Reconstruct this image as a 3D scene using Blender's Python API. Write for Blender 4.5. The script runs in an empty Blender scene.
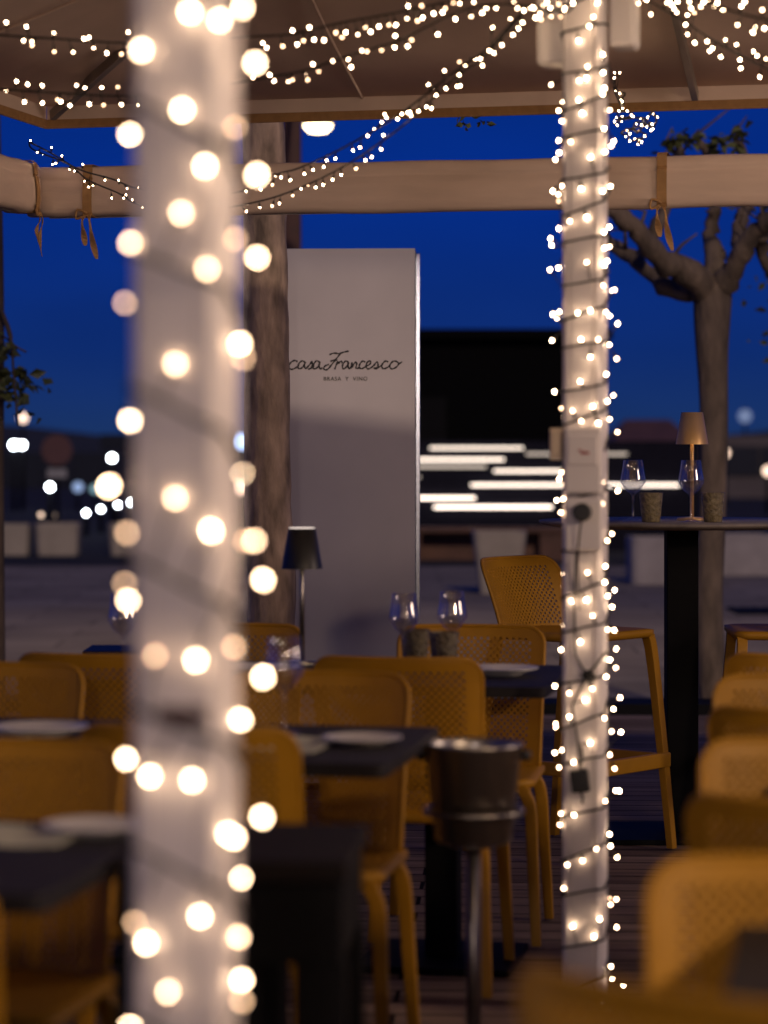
import bpy, math, random
from mathutils import Vector, Matrix
random.seed(7)
R = math.radians
SC = bpy.context.scene
COL = SC.collection

# ------------------------------------------------------------------ camera
CAMZ, F, CX, CY = 1.35, 2720.0, 384.0, 445.0
cd = bpy.data.cameras.new("camera")
cam = bpy.data.objects.new("camera", cd); COL.objects.link(cam)
cam.location = (0, 0, CAMZ); cam.rotation_euler = (R(90), 0, 0)
cd.sensor_fit = 'HORIZONTAL'; cd.sensor_width = 24.0; cd.lens = 85.0
cd.shift_y = -67.0 / 768.0
cd.clip_start = 0.05; cd.clip_end = 3000
cd.dof.use_dof = True; cd.dof.focus_distance = 9.5; cd.dof.aperture_fstop = 2.1
SC.camera = cam

# ------------------------------------------------------------------ sky
w = bpy.data.worlds.new("World"); SC.world = w; w.use_nodes = True
nt = w.node_tree; bg = nt.nodes["Background"]
tc = nt.nodes.new("ShaderNodeTexCoord"); sx = nt.nodes.new("ShaderNodeSeparateXYZ")
rp = nt.nodes.new("ShaderNodeValToRGB")
nt.links.new(tc.outputs["Generated"], sx.inputs[0]); nt.links.new(sx.outputs["Z"], rp.inputs[0])
sn = nt.nodes.new("ShaderNodeTexNoise"); sn.inputs["Scale"].default_value = 3.5; sn.inputs["Detail"].default_value = 4
sm = nt.nodes.new("ShaderNodeMapping"); sm.inputs["Scale"].default_value = (1, 1, 4); nt.links.new(tc.outputs["Generated"], sm.inputs[0]); nt.links.new(sm.outputs[0], sn.inputs["Vector"])
sr = nt.nodes.new("ShaderNodeMapRange"); sr.inputs[1].default_value = .3; sr.inputs[2].default_value = .7; sr.inputs[3].default_value = .82; sr.inputs[4].default_value = 1.16
nt.links.new(sn.outputs["Fac"], sr.inputs[0])
sv = nt.nodes.new("ShaderNodeVectorMath"); sv.operation = 'SCALE'; nt.links.new(rp.outputs[0], sv.inputs[0]); nt.links.new(sr.outputs[0], sv.inputs[3])
nt.links.new(sv.outputs[0], bg.inputs[0]); bg.inputs[1].default_value = 1.0
cr = rp.color_ramp
cr.elements[0].position = 0.0; cr.elements[0].color = (.010, .032, .115, 1)
cr.elements[1].position = 1.0; cr.elements[1].color = (.004, .016, .10, 1)
for p, c in ((.035, (.0045, .026, .165, 1)), (.09, (.0012, .023, .215, 1)), (.3, (.0015, .022, .19, 1))):
    e = cr.elements.new(p); e.color = c

# ------------------------------------------------------------------ lights
def light(name, kind, loc, energy, color, **kw):
    l = bpy.data.lights.new(name, kind); l.energy = energy; l.color = color
    for k, v in kw.items(): setattr(l, k, v)
    o = bpy.data.objects.new(name, l); COL.objects.link(o); o.location = loc
    return o
# warm sun lamp added for an assumed, unseen flood light high behind the camera
assumed_flood_sun = light("assumed_flood_sun", 'SUN', (0, -8, 12), 1.15, (1, .76, .58), angle=R(2.5))
assumed_flood_sun.rotation_euler = Vector((-.22, 1, -.57)).to_track_quat('-Z', 'Y').to_euler()
# unseen lamps added: a warm key at the right, a fill behind the camera
light("key_fill_light", 'POINT', (2.6, 2.0, 2.35), 240, (1, .70, .46), shadow_soft_size=.16)
light("key_fill_light", 'POINT', (-.6, -2.4, 2.3), 180, (1, .82, .77), shadow_soft_size=.2)
light("street_lamp_light", 'SPOT', (-.50, 20.3, 3.7), 260, (1, .72, .42), shadow_soft_size=.1, spot_size=R(118), spot_blend=.3)
light("right_fill_light", 'POINT', (4.6, 6.2, 2.2), 230, (1, .73, .56), shadow_soft_size=.6)  # unseen lamp added beyond the right side to brighten the rolled curtain

SC.view_settings.view_transform = 'Standard'; SC.view_settings.look = 'None'
SC.view_settings.exposure = 0; SC.view_settings.gamma = 1
cy = SC.cycles
cy.use_denoising = True
try: cy.denoiser = 'OPENIMAGEDENOISE'
except Exception: pass
cy.sample_clamp_indirect = 2.0; cy.sample_clamp_direct = 0
cy.caustics_reflective = False; cy.caustics_refractive = False
cy.max_bounces = 8; cy.diffuse_bounces = 3; cy.transparent_max_bounces = 24
cy.use_light_tree = True
cy.use_adaptive_sampling = True; cy.adaptive_threshold = 0.01

# ------------------------------------------------------------------ helpers
def P(px, py, d):
    return Vector(((px - CX) / F * d, d, CAMZ - (py - CY) / F * d))
def PF(px, d, z=0.0):
    return Vector(((px - CX) / F * d, d, z))

def mat(name, col, rough=.5, metal=0.0, var=.25, scale=12.0, bump=0.0, bscale=None, stretch=None, spec=.5, trans=0.0, sheen=0):
    m = bpy.data.materials.new(name); m.use_nodes = True
    n = m.node_tree; b = n.nodes["Principled BSDF"]
    b.inputs["Roughness"].default_value = rough; b.inputs["Metallic"].default_value = metal
    b.inputs["Specular IOR Level"].default_value = spec
    b.inputs["Transmission Weight"].default_value = trans
    t = n.nodes.new("ShaderNodeTexCoord"); mp = n.nodes.new("ShaderNodeMapping")
    n.links.new(t.outputs["Object"], mp.inputs[0])
    if stretch: mp.inputs["Scale"].default_value = stretch
    nz = n.nodes.new("ShaderNodeTexNoise"); nz.inputs["Scale"].default_value = scale; nz.inputs["Detail"].default_value = 6
    n.links.new(mp.outputs[0], nz.inputs["Vector"])
    r = n.nodes.new("ShaderNodeValToRGB"); n.links.new(nz.outputs["Fac"], r.inputs[0])
    r.color_ramp.elements[0].position = .3; r.color_ramp.elements[1].position = .7
    r.color_ramp.elements[0].color = tuple(c * (1 - var) for c in col) + (1,)
    r.color_ramp.elements[1].color = tuple(min(1, c * (1 + var * .6)) for c in col) + (1,)
    n.links.new(r.outputs[0], b.inputs["Base Color"])
    if bump:
        nb = n.nodes.new("ShaderNodeTexNoise"); nb.inputs["Scale"].default_value = bscale or scale * 3; nb.inputs["Detail"].default_value = 5
        n.links.new(mp.outputs[0], nb.inputs["Vector"])
        bp = n.nodes.new("ShaderNodeBump"); bp.inputs["Strength"].default_value = bump; bp.inputs["Distance"].default_value = .01
        n.links.new(nb.outputs["Fac"], bp.inputs["Height"]); n.links.new(bp.outputs[0], b.inputs["Normal"])
    return m
def emit(name, col, strength):
    m = bpy.data.materials.new(name); m.use_nodes = True
    n = m.node_tree; n.nodes.clear()
    e = n.nodes.new("ShaderNodeEmission"); o = n.nodes.new("ShaderNodeOutputMaterial")
    e.inputs[0].default_value = (*col, 1); e.inputs[1].default_value = strength
    n.links.new(e.outputs[0], o.inputs[0]); return m

class MB:
    def __init__(s): s.v = []; s.f = []; s.sm = []
    def add(s, vs, fs, smooth=False, M=None):
        o = len(s.v)
        for v in vs:
            v = Vector(v)
            s.v.append(M @ v if M else v)
        for f in fs: s.f.append([i + o for i in f]); s.sm.append(smooth)
        return s
    def box(s, c, d, M=None):
        x, y, z = d[0] / 2, d[1] / 2, d[2] / 2
        vs = [(c[0] + a * x, c[1] + b * y, c[2] + e * z) for e in (-1, 1) for a, b in ((-1, -1), (1, -1), (1, 1), (-1, 1))]
        return s.add(vs, [(3, 2, 1, 0), (4, 5, 6, 7), (0, 1, 5, 4), (1, 2, 6, 5), (2, 3, 7, 6), (3, 0, 4, 7)], False, M)
    def bar(s, a, b, wa, wb, up=(0, 1, 0)):          # tapered rectangular bar, wa/wb = (width, depth)
        a, b = Vector(a), Vector(b); t = (b - a).normalized()
        u = Vector(up); n = (u - t * u.dot(t)).normalized(); bn = t.cross(n)
        vs = []
        for p, ww in ((a, wa), (b, wb)):
            for i, j in ((-1, -1), (1, -1), (1, 1), (-1, 1)): vs.append(p + bn * (i * ww[0] / 2) + n * (j * ww[1] / 2))
        return s.add(vs, [(3, 2, 1, 0), (4, 5, 6, 7), (0, 1, 5, 4), (1, 2, 6, 5), (2, 3, 7, 6), (3, 0, 4, 7)])
    def tube(s, pts, r, seg=8, cap=True):
        pts = [Vector(p) for p in pts]; k = len(pts)
        rr = r if isinstance(r, (list, tuple)) else [r] * k
        vs = []; n = None
        for i in range(k):
            t = (pts[min(i + 1, k - 1)] - pts[max(i - 1, 0)])
            t = t.normalized() if t.length > 1e-9 else Vector((0, 0, 1))
            if n is None:
                a = Vector((0, 0, 1)) if abs(t.z) < .9 else Vector((1, 0, 0)); n = (a - t * a.dot(t)).normalized()
            else:
                n = n - t * n.dot(t); n = n.normalized() if n.length > 1e-6 else t.orthogonal().normalized()
            b = t.cross(n)
            for j in range(seg):
                q = 2 * math.pi * j / seg
                vs.append(pts[i] + (n * math.cos(q) + b * math.sin(q)) * rr[i])
        fs = [(i * seg + j, i * seg + (j + 1) % seg, (i + 1) * seg + (j + 1) % seg, (i + 1) * seg + j) for i in range(k - 1) for j in range(seg)]
        if cap: fs += [tuple(range(seg))[::-1], tuple((k - 1) * seg + j for j in range(seg))]
        return s.add(vs, fs, True)
    def lathe(s, prof, c=(0, 0, 0), seg=32):
        vs = []; fs = []
        for r, z in prof:
            for j in range(seg):
                q = 2 * math.pi * j / seg; vs.append((c[0] + r * math.cos(q), c[1] + r * math.sin(q), c[2] + z))
        k = len(prof)
        for i in range(k - 1):
            for j in range(seg): fs.append((i * seg + j, i * seg + (j + 1) % seg, (i + 1) * seg + (j + 1) % seg, (i + 1) * seg + j))
        return s.add(vs, fs, True)
    def prism(s, poly, z0, z1, smooth=False):
        k = len(poly)
        vs = [(x, y, z0) for x, y in poly] + [(x, y, z1) for x, y in poly]
        fs = [tuple(range(k))[::-1], tuple(range(k, 2 * k))] + [(i, (i + 1) % k, k + (i + 1) % k, k + i) for i in range(k)]
        return s.add(vs, fs, smooth)
    def mesh(s, name, m):
        me = bpy.data.meshes.new(name); me.from_pydata([tuple(v) for v in s.v], [], s.f); me.materials.append(m)
        me.polygons.foreach_set("use_smooth", s.sm); me.update(); return me

def bevel(o, wd, seg=2):
    b = o.modifiers.new("bevel", 'BEVEL'); b.width = wd; b.segments = seg; b.limit_method = 'ANGLE'; b.angle_limit = R(40)
    o.data.polygons.foreach_set("use_smooth", [True] * len(o.data.polygons))
    wn = o.modifiers.new("wn", 'WEIGHTED_NORMAL'); wn.keep_sharp = False
    return o
def props(o, label=None, cat=None, group=None, kind=None):
    if label: o["label"] = label
    if cat: o["category"] = cat
    if group: o["group"] = group
    if kind: o["kind"] = kind
    return o
def thing(name, label, cat, loc=(0, 0, 0), rz=0.0, group=None):
    o = bpy.data.objects.new(name, None); COL.objects.link(o); o.location = loc; o.rotation_euler = (0, 0, rz)
    o.empty_display_size = .1
    return props(o, label, cat, group)
def part(name, mb, m, parent=None, bv=0.0, label=None):
    me = mb if isinstance(mb, bpy.types.Mesh) else mb.mesh(name, m)
    o = bpy.data.objects.new(name, me); COL.objects.link(o)
    if parent: o.parent = parent
    if bv: bevel(o, bv)
    if label: o["label"] = label
    return o
def struct(name, mb, m, bv=0): return props(part(name, mb, m, None, bv), kind="structure")
KIDS = {}
def dup(root, loc, rz, label, group=None):
    r = root.copy(); COL.objects.link(r); r.location = loc; r.rotation_euler = (0, 0, rz); r["label"] = label
    if group: r["group"] = group
    for ch in list(root.children):
        c = ch.copy(); COL.objects.link(c); c.parent = r
        for g in list(ch.children):
            d = g.copy(); COL.objects.link(d); d.parent = c
    return r
def rrect(wd, dp, r, n=5):
    out = []
    for cx, cy, a0 in ((wd / 2 - r, dp / 2 - r, 0), (-wd / 2 + r, dp / 2 - r, 90), (-wd / 2 + r, -dp / 2 + r, 180), (wd / 2 - r, -dp / 2 + r, 270)):
        for i in range(n + 1):
            a = R(a0 + 90 * i / n); out.append((cx + r * math.cos(a), cy + r * math.sin(a)))
    return out
def catmull(pts, n=6):
    pts = [Vector(p) for p in pts]; out = []
    for i in range(len(pts) - 1):
        p0 = pts[max(i - 1, 0)]; p1 = pts[i]; p2 = pts[i + 1]; p3 = pts[min(i + 2, len(pts) - 1)]
        for k in range(n):
            t = k / n
            out.append(.5 * ((2 * p1) + (p2 - p0) * t + (2 * p0 - 5 * p1 + 4 * p2 - p3) * t * t + (3 * p1 - p0 - 3 * p2 + p3) * t ** 3))
    out.append(pts[-1]); return out

# ------------------------------------------------------------------ materials
M = {}
M['post'] = mat("white_painted_metal", (.78, .73, .72), .45, var=.06, scale=6)
M['canvas'] = mat("cream_canvas", (.72, .57, .48), .9, var=.14, scale=3, bump=.5, bscale=7)
M['canvas2'] = mat("rolled_curtain_cloth", (.74, .58, .48), .85, var=.12, scale=7, bump=.5, bscale=12, stretch=(.4, 2, 2))
M['hem'] = mat("tan_hem_tape", (.36, .20, .08), .85, var=.15, scale=40)
M['strap'] = mat("tan_ribbon", (.42, .24, .10), .8, var=.2, scale=30)
M['rib'] = mat("grey_metal_rib", (.35, .32, .29), .35, .6, var=.1)
M['cable'] = mat("black_cable", (.012, .011, .010), .5)
M['plastic'] = mat("off_white_plastic", (.80, .75, .73), .4, var=.05, scale=5)
M['plasticd'] = mat("beige_plastic", (.62, .50, .36), .45, var=.05)
M['red'] = mat("faded_red_print", (.5, .12, .1), .5)
M['dark'] = mat("black_plastic", (.012, .012, .013), .45)
M['brown'] = mat("dark_red_label", (.05, .012, .01), .5)
M['chair'] = mat("ochre_plastic", (.37, .180, .008), .5, spec=.3, var=.06, scale=20, bump=.05, bscale=300)
M['top'] = mat("dark_table_laminate", (.020, .018, .020), .6, spec=.15, var=.3, scale=14, bump=.05)
M['hightop'] = mat('pale_sheen_laminate', (.20, .175, .155), .6, var=.3, scale=18, bump=.05, spec=.35)  # pale base colour stands in for the sheen on the dark high tabletop
M['black'] = mat("black_metal", (.005, .005, .006), .7, var=.2, spec=.08)
M['steel'] = mat("steel", (.30, .275, .25), .36, 1.0, var=.15, scale=20, stretch=(1, 1, .1))
M['gold'] = mat("brushed_gold", (.68, .42, .17), .40, .5, var=.12, scale=30, stretch=(1, 1, .1))
M['plate'] = mat("white_porcelain", (.62, .60, .58), .25, var=.04)
M['napkin'] = mat("pale_paper", (.50, .50, .38), .9, var=.1)
M['sign'] = mat("pale_sign_panel", (.44, .405, .41), .5, var=.10, scale=2.2)
M['ink'] = mat("black_ink", (.006, .006, .007), .5)
M['chrome'] = mat("aluminium_trim", (.62, .66, .72), .22, 1.0, var=.05)
M['bark'] = mat("bark", (.36, .26, .185), .9, var=.65, scale=16, bump=.9, bscale=34, stretch=(1, 1, .35))
M['barkt'] = mat('grey_brown_bark', (.12, .088, .064), .9, var=.6, scale=13, bump=.9, bscale=34, stretch=(1, 1, .35))
M['barkd'] = mat("dark_bark", (.06, .04, .028), .9, var=.5, scale=16, bump=.8, bscale=34, stretch=(1, 1, .35))
M['leaf'] = mat("leaf", (.075, .085, .018), .6, var=.5, scale=9)
M['leafd'] = mat("dark_leaf", (.05, .06, .016), .6, var=.5, scale=9)
M['rust'] = mat("rust_red_paint", (.06, .018, .012), .6, var=.2)
M['kiosk'] = mat("black_cladding", (.0025, .0025, .003), .8, spec=.05, var=.3)
M['wallfar'] = mat("dark_screen_wall", (.010, .010, .018), .9, spec=.1, var=.2)
M['planter'] = mat("pale_planter", (.32, .28, .23), .7, var=.15, scale=4)
M['woodred'] = mat("brown_bench_wood", (.10, .045, .028), .7, var=.3, scale=4)
M['block'] = mat("grey_concrete", (.30, .27, .27), .85, var=.15, scale=5)
M['purple'] = mat("dark_wine_red_paint", (.035, .016, .022), .6, var=.2)
M['hill'] = mat("dark_hill", (.012, .016, .03), 1, var=.4, scale=.02)
M['facade'] = mat("far_facade", (.055, .04, .045), .9, var=.3, scale=.4)
M['facade2'] = mat("far_pale_facade", (.10, .085, .09), .9, var=.25, scale=.4)
M['window'] = mat("dark_window", (.01, .012, .018), .3)
M['white'] = mat("white_paint", (.22, .22, .24), .6, var=.1)
M['redp'] = mat("red_paint", (.07, .022, .026), .6, var=.1)
M['bulb'] = emit("fairy_bulb", (1, .68, .42), 50)
M['bulb2'] = emit("fairy_bulb_soft", (1, .66, .40), 26)
M['bulbd'] = emit("fairy_bulb_dim", (1, .60, .34), 10)
M['lamp_w'] = emit("cool_lamp", (.86, .94, 1), 30)
M['lamp_y'] = emit("warm_lamp", (1, .74, .42), 40)
M['lamp_p'] = emit("dim_peach_lamp", (1, .70, .52), 2.2)
M['street'] = emit("street_lamp_glow", (1, .78, .42), 7)
M['topglow'] = emit('lamp_top_glow', (1, .82, .72), 1.0)
M['shadein'] = emit("table_lamp_glow", (1, .72, .46), 22)

def wineglass():
    m = bpy.data.materials.new("clear_glass"); m.use_nodes = True       # thin clear glass: mostly clear, mirror-like at grazing angles
    n = m.node_tree; n.nodes.clear()
    o = n.nodes.new("ShaderNodeOutputMaterial"); mx = n.nodes.new("ShaderNodeMixShader")
    tr = n.nodes.new("ShaderNodeBsdfTransparent"); tr.inputs[0].default_value = (.95, .95, .96, 1)
    gl = n.nodes.new("ShaderNodeBsdfGlossy"); gl.inputs["Roughness"].default_value = .07; gl.inputs[0].default_value = (1, .97, .94, 1)
    fr = n.nodes.new("ShaderNodeLayerWeight"); fr.inputs[0].default_value = .5
    pw = n.nodes.new("ShaderNodeMath"); pw.operation = 'POWER'; pw.inputs[1].default_value = 3.5
    mu = n.nodes.new("ShaderNodeMath"); mu.operation = 'MULTIPLY_ADD'; mu.use_clamp = True; mu.inputs[1].default_value = .55; mu.inputs[2].default_value = .15
    n.links.new(fr.outputs["Facing"], pw.inputs[0]); n.links.new(pw.outputs[0], mu.inputs[0]); n.links.new(mu.outputs[0], mx.inputs[0])
    n.links.new(tr.outputs[0], mx.inputs[1]); n.links.new(gl.outputs[0], mx.inputs[2]); n.links.new(mx.outputs[0], o.inputs[0])
    return m
M['glass'] = wineglass()
def tumblerglass():
    m = mat("smoked_olive_glass", (.30, .24, .12), .25, var=.4, scale=60, bump=.9, bscale=110)
    m.node_tree.nodes["Principled BSDF"].inputs["Transmission Weight"].default_value = .35
    return m
M['tumbler'] = tumblerglass()

TH = R(11.5)
AX = Vector((math.sin(TH), math.cos(TH), 0)); RX = Vector((math.cos(TH), -math.sin(TH), 0))

# ------------------------------------------------------------------ ground
def ground_mat():
    m = mat("paving", (.21, .180, .162), .95, spec=.12, var=.25, scale=.9, bump=.2, bscale=30)
    n = m.node_tree; b = n.nodes["Principled BSDF"]
    br = n.nodes.new("ShaderNodeTexBrick"); br.inputs["Scale"].default_value = 1
    br.inputs["Brick Width"].default_value = 1.2; br.inputs["Row Height"].default_value = .6; br.inputs["Mortar Size"].default_value = .012
    t = n.nodes.new("ShaderNodeTexCoord"); n.links.new(t.outputs["Object"], br.inputs["Vector"])
    br.inputs["Color1"].default_value = (1, 1, 1, 1); br.inputs["Color2"].default_value = (.78, .76, .76, 1); br.inputs["Mortar"].default_value = (.45, .45, .45, 1)
    mx = n.nodes.new("ShaderNodeMix"); mx.data_type = 'RGBA'; mx.blend_type = 'MULTIPLY'; mx.inputs["Factor"].default_value = 1
    src = b.inputs["Base Color"].links[0].from_socket
    n.links.new(src, mx.inputs[6]); n.links.new(br.outputs["Color"], mx.inputs[7]); n.links.new(mx.outputs[2], b.inputs["Base Color"])
    return m
def deck_mat():
    m = mat("weathered_deck_boards", (.22, .155, .125), .95, spec=.05, var=.4, scale=3, bump=.25, bscale=22, stretch=(.5, 8, 8))
    n = m.node_tree; b = n.nodes["Principled BSDF"]
    br = n.nodes.new("ShaderNodeTexBrick"); br.inputs["Scale"].default_value = 1; br.offset = .37
    br.inputs["Brick Width"].default_value = 2.6; br.inputs["Row Height"].default_value = .14; br.inputs["Mortar Size"].default_value = .007
    br.inputs["Mortar Smooth"].default_value = .2; br.inputs["Bias"].default_value = 0
    t = n.nodes.new("ShaderNodeTexCoord"); n.links.new(t.outputs["Object"], br.inputs["Vector"])
    br.inputs["Color1"].default_value = (1, 1, 1, 1); br.inputs["Color2"].default_value = (.55, .53, .52, 1); br.inputs["Mortar"].default_value = (.03, .03, .03, 1)
    mx = n.nodes.new("ShaderNodeMix"); mx.data_type = 'RGBA'; mx.blend_type = 'MULTIPLY'; mx.inputs["Factor"].default_value = 1
    src = b.inputs["Base Color"].links[0].from_socket
    n.links.new(src, mx.inputs[6]); n.links.new(br.outputs["Color"], mx.inputs[7]); n.links.new(mx.outputs[2], b.inputs["Base Color"])
    return m
g = MB(); g.add([(-600, -600, -.12), (600, -600, -.12), (600, 900, -.12), (-600, 900, -.12)], [(0, 1, 2, 3)])
struct("ground", g, ground_mat())
rd = MB(); rd.add([(-300, 36, -.112), (300, 30, -.112), (300, 420, -.112), (-300, 420, -.112)], [(0, 1, 2, 3)])
struct("road", rd, mat("dark_asphalt", (.028, .028, .034), .95, spec=.1, var=.2, scale=2))
dk = MB(); dk.box((0, 0, -.06), (24, 18.6, .118))
o = struct("deck", dk, deck_mat()); o.location = (AX * 4.4); o.rotation_euler.z = -TH * .25
kb = MB(); kb.box((0, 0, -.05), (24, .34, .13))
o = struct("kerb", kb, M['black']); o.location = (0, 14.25, 0); o.rotation_euler.z = -TH * .25

# hills
hm = MB(); pts = []
n = 60
for i in range(n + 1):
    x = -260 + 520 * i / n
    h = 2.6 + 1.3 * math.sin(i * .37) + .9 * math.sin(i * .83 + 1)
    pts.append((x, max(1.2, h)))
vs = []
for x, h in pts: vs += [(x, 380, -1), (x, 395, h), (x, 430, h * .9), (x, 470, -1)]
fs = []
for i in range(n):
    for k in range(3): fs.append((4 * i + k, 4 * i + 4 + k, 4 * i + 5 + k, 4 * i + 1 + k))
hm.add(vs, fs, True); struct("hills", hm, M['hill'])

# ------------------------------------------------------------------ restaurant front added behind the camera to block the assumed flood light
bd = thing("light_blocker_front", "pale plastered restaurant front added unseen behind the viewer to block the assumed flood light", "building", (0, -3.6, 0))
b1 = MB(); b1.box((0, 0, 3.2), (16, .5, 6.4)); part("wall", b1, mat("plaster", (.42, .36, .30), .9, var=.1, scale=2), bd)
for x in (-4.5, 4.5):
    b2 = MB(); b2.box((x, .27, 1.25), (1.6, .06, 2.3)); part("window", b2, M['window'], bd)

# ------------------------------------------------------------------ far things
def far_building(label, px0, px1, ytop, d, m, depth=6, wins=(), roof=None, group=None):
    a = PF(px0, d, -.12); b = PF(px1, d, -.12); z = P(0, ytop, d).z
    t = thing("far_building", label, "building", ((a.x + b.x) / 2, d, -.12), 0, group)
    wd = b.x - a.x; h = z + .12
    k = MB(); k.box((0, depth / 2, h / 2), (wd, depth, h)); part("wall", k, m, t)
    if roof:
        k = MB(); k.add([(-wd / 2 - .2, -.2, h), (wd / 2 + .2, -.2, h), (wd / 2 + .2, depth + .2, h), (-wd / 2 - .2, depth + .2, h), (-wd / 2 + .6, depth / 2, h + roof), (wd / 2 - .6, depth / 2, h + roof)],
                        [(0, 1, 5, 4), (1, 2, 5), (2, 3, 4, 5), (3, 0, 4), (3, 2, 1, 0)])
        part("roof", k, M['woodred'], t)
    for (u, v, ww, hh) in wins:
        k = MB(); k.box((u * wd, -.02, v * h), (ww, .08, hh)); part("window", k, M['window'], t)
    return t
far_building("low dark red house with a pitched roof beyond the street on the right", 612, 712, 462, 62, M['facade'], 7, [(-.25, .5, .5, .7), (.2, .5, .5, .7)], 1.0)
far_building("wide greyish purple building at the right edge beyond the tree", 722, 860, 436, 75, M['facade2'], 8, [(-.35, .6, .9, .8), (-.1, .6, .9, .8), (.2, .6, .9, .8)])
far_building("long low navy harbour shed on the left beyond the planters", -90, 108, 452, 95, M['hill'], 8, [(-.1, .5, 1.2, 1.0), (.25, .5, 1.2, 1.0)])
far_building("tall narrow dark block beside the harbour shed", 100, 240, 434, 110, M['hill'], 9, [(-.2, .6, .9, 1.2), (.2, .6, .9, 1.2)])

# kiosk and screen of light bars
dK = 39.0
t = thing("kiosk", "flat roofed black pavilion behind the glowing light bars", "pavilion", (PF(455, dK).x, dK, -.12))
wK = (592 - 300) / F * dK; hK = P(0, 339, dK).z + .12
k = MB(); k.box((0, 2.5, hK / 2), (wK, 5, hK)); part("wall", k, M['kiosk'], t)
k = MB(); k.box((0, 2.45, hK + .07), (wK + .3, 5.3, .14)); part("roof", k, M['kiosk'], t)
k = MB(); k.box((-.6, -.02, 1.1), (.95, .06, 2.1)); part("door", k, M['black'], t)
dS = 37.6
t = thing("light_screen", "low dark screen wall carrying staggered warm white light bars", "light screen", (PF(540, dS).x, dS, -.12))
wS = (700 - 380) / F * dS; hS = P(0, 441, dS).z + .12
k = MB(); k.box((0, .16, hS / 2), (wS, .3, hS)); part("wall", k, M['wallfar'], t)
for i, (x0, x1, y, br) in enumerate([(426, 527, 448, 3.6), (522, 631, 454, 1.3), (384, 508, 459.5, 4.6), (384, 490, 466.5, 1.6), (490, 566, 471, 4.4), (384, 424, 477, 1.5),
                                     (467, 683, 485, 5.2), (384, 479, 498, 6.5), (430, 556, 507, 6.8)]):
    x0 += 4; x1 -= 4
    a, b = P(x0, y, dS), P(x1, y, dS); k = MB()
    k.box(((a.x + b.x) / 2 - t.location.x, -.02, a.z + .12), (b.x - a.x, .05, .034))
    part("light_bar", k, emit("light_bar_%d" % i, (1, .82, .68), br * .62), t)

# planters
def planter(px0, px1, ytop, d, label, taper=.9, m='planter', shape='box'):
    a, b = PF(px0, d, -.12), PF(px1, d, -.12); wd = b.x - a.x; h = P(0, ytop, d).z + .12
    t = thing("planter", label, "planter", ((a.x + b.x) / 2, d, -.12), 0, "pale planters on the street")
    k = MB(); o = rrect(wd, wd * .9, wd * .12, 3); kk = len(o)
    lo = [(x * taper, y * taper, 0) for x, y in o]; hi = [(x, y, h) for x, y in o]; ih = [(x * .86, y * .86, h) for x, y in o]; il = [(x * .84, y * .84, h - .08) for x, y in o]
    fs = [tuple(range(kk))[::-1], tuple(range(3 * kk, 4 * kk))]
    for L in range(3):
        fs += [(L * kk + i, L * kk + (i + 1) % kk, (L + 1) * kk + (i + 1) % kk, (L + 1) * kk + i) for i in range(kk)]
    k.add(lo + hi + ih + il, fs); part("pot", k, M[m], t)
    k = MB(); k.prism([(x * .83, y * .83) for x, y in o], h - .10, h - .06); part("soil", k, M['barkd'], t)
    return t
planter(-4, 31, 524, 36.2, "pale square planter at the left edge of the street")
planter(37, 81, 523, 36.2, "pale square planter under the row of bollard lights")
planter(110, 156, 523, 36.2, "pale square planter half behind the near white post")
planter(472, 526, 531, 27, "cream tapered planter pot behind the bar stool", .72)
planter(628, 704, 537, 29, "grey concrete block planter beyond the high table", 1.0, 'block')
planter(700, 775, 534, 31, "grey concrete block planter right of the tree trunk", 1.0, 'block')
# long bench under light bars
t = thing("wooden_bench", "long low brown wooden bench in front of the light screen", "bench", (PF(480, 34.5).x, 34.5, -.12))
k = MB(); k.box((0, 0, .40), (2.6, .5, .06)); part("seat", k, M['woodred'], t)
for x in (-1.0, 1.0):
    k = MB(); k.box((x, 0, .185), (.5, .42, .37)); part("leg", k, M['woodred'], t)
k = MB(); k.box((0, .1, .185), (1.5, .05, .37)); part("panel", k, M['woodred'], t)
# dark red low box on the deck at the left
c = P(118, 655, 11.8)
t = thing("storage_box", "low dark wine red box at the far edge of the deck", "box", (c.x, 11.8, 0))
k = MB(); k.box((0, 0, .22), (.24, .34, .44)); part("body", k, M['purple'], t, .008)
k = MB(); k.box((0, 0, .455), (.27, .37, .03)); part("lid", k, M['purple'], t, .005)
# drain cover
k = MB(); k.box((0, 0, .008), (.5, .9, .016)); 
for i in range(5): k.box((-.2 + .1 * i, 0, .019), (.04, .8, .008))
o = part("drain_cover", k, M['black']); o.location = (PF(760, 24).x, 24, -.12); props(o, "dark metal drain cover in the paving at the right edge", "drain cover")

def lamp_post(px, py, d, m, label, r=.10, group="distant lamps on posts", bluish=False):
    c = P(px, py, d); t = thing("lamp_post", label, "lamp post", (c.x, d, -.12), 0, group); h = c.z + .12
    k = MB(); k.tube([(0, .0, 0), (0, 0, max(.1, h - r))], [.05, .03], 8); part("pole", k, M['black'], t)
    k = MB(); k.lathe([(r * math.sin(a), h - r * math.cos(a)) for a in [math.pi * i / 8 for i in range(9)]], (0, 0, 0), 12); part("lamp", k, m, t)
    k = MB(); k.lathe([(.001, h + r + .03), (r * .8, h + r + .005), (r * .3, h + r * .96)], (0, 0, 0), 10); part("cap", k, M['black'], t)
lamp_post(14, 445, 60, M['lamp_w'], "bright white lamp at the left edge above the planters", .08)
lamp_post(22, 445, 60.6, M['lamp_w'], "white lamp just right of the brightest left edge lamp", .07)
lamp_post(23, 418, 66, M['lamp_p'], "pale yellow lamp hidden among the left leaves", .12)
lamp_post(112, 458, 50, M['lamp_w'], "white lamp cut by the left side of the near post", .06)
lamp_post(50, 487, 40, M['lamp_w'], "low white lamp above the second planter", .05)
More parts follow.
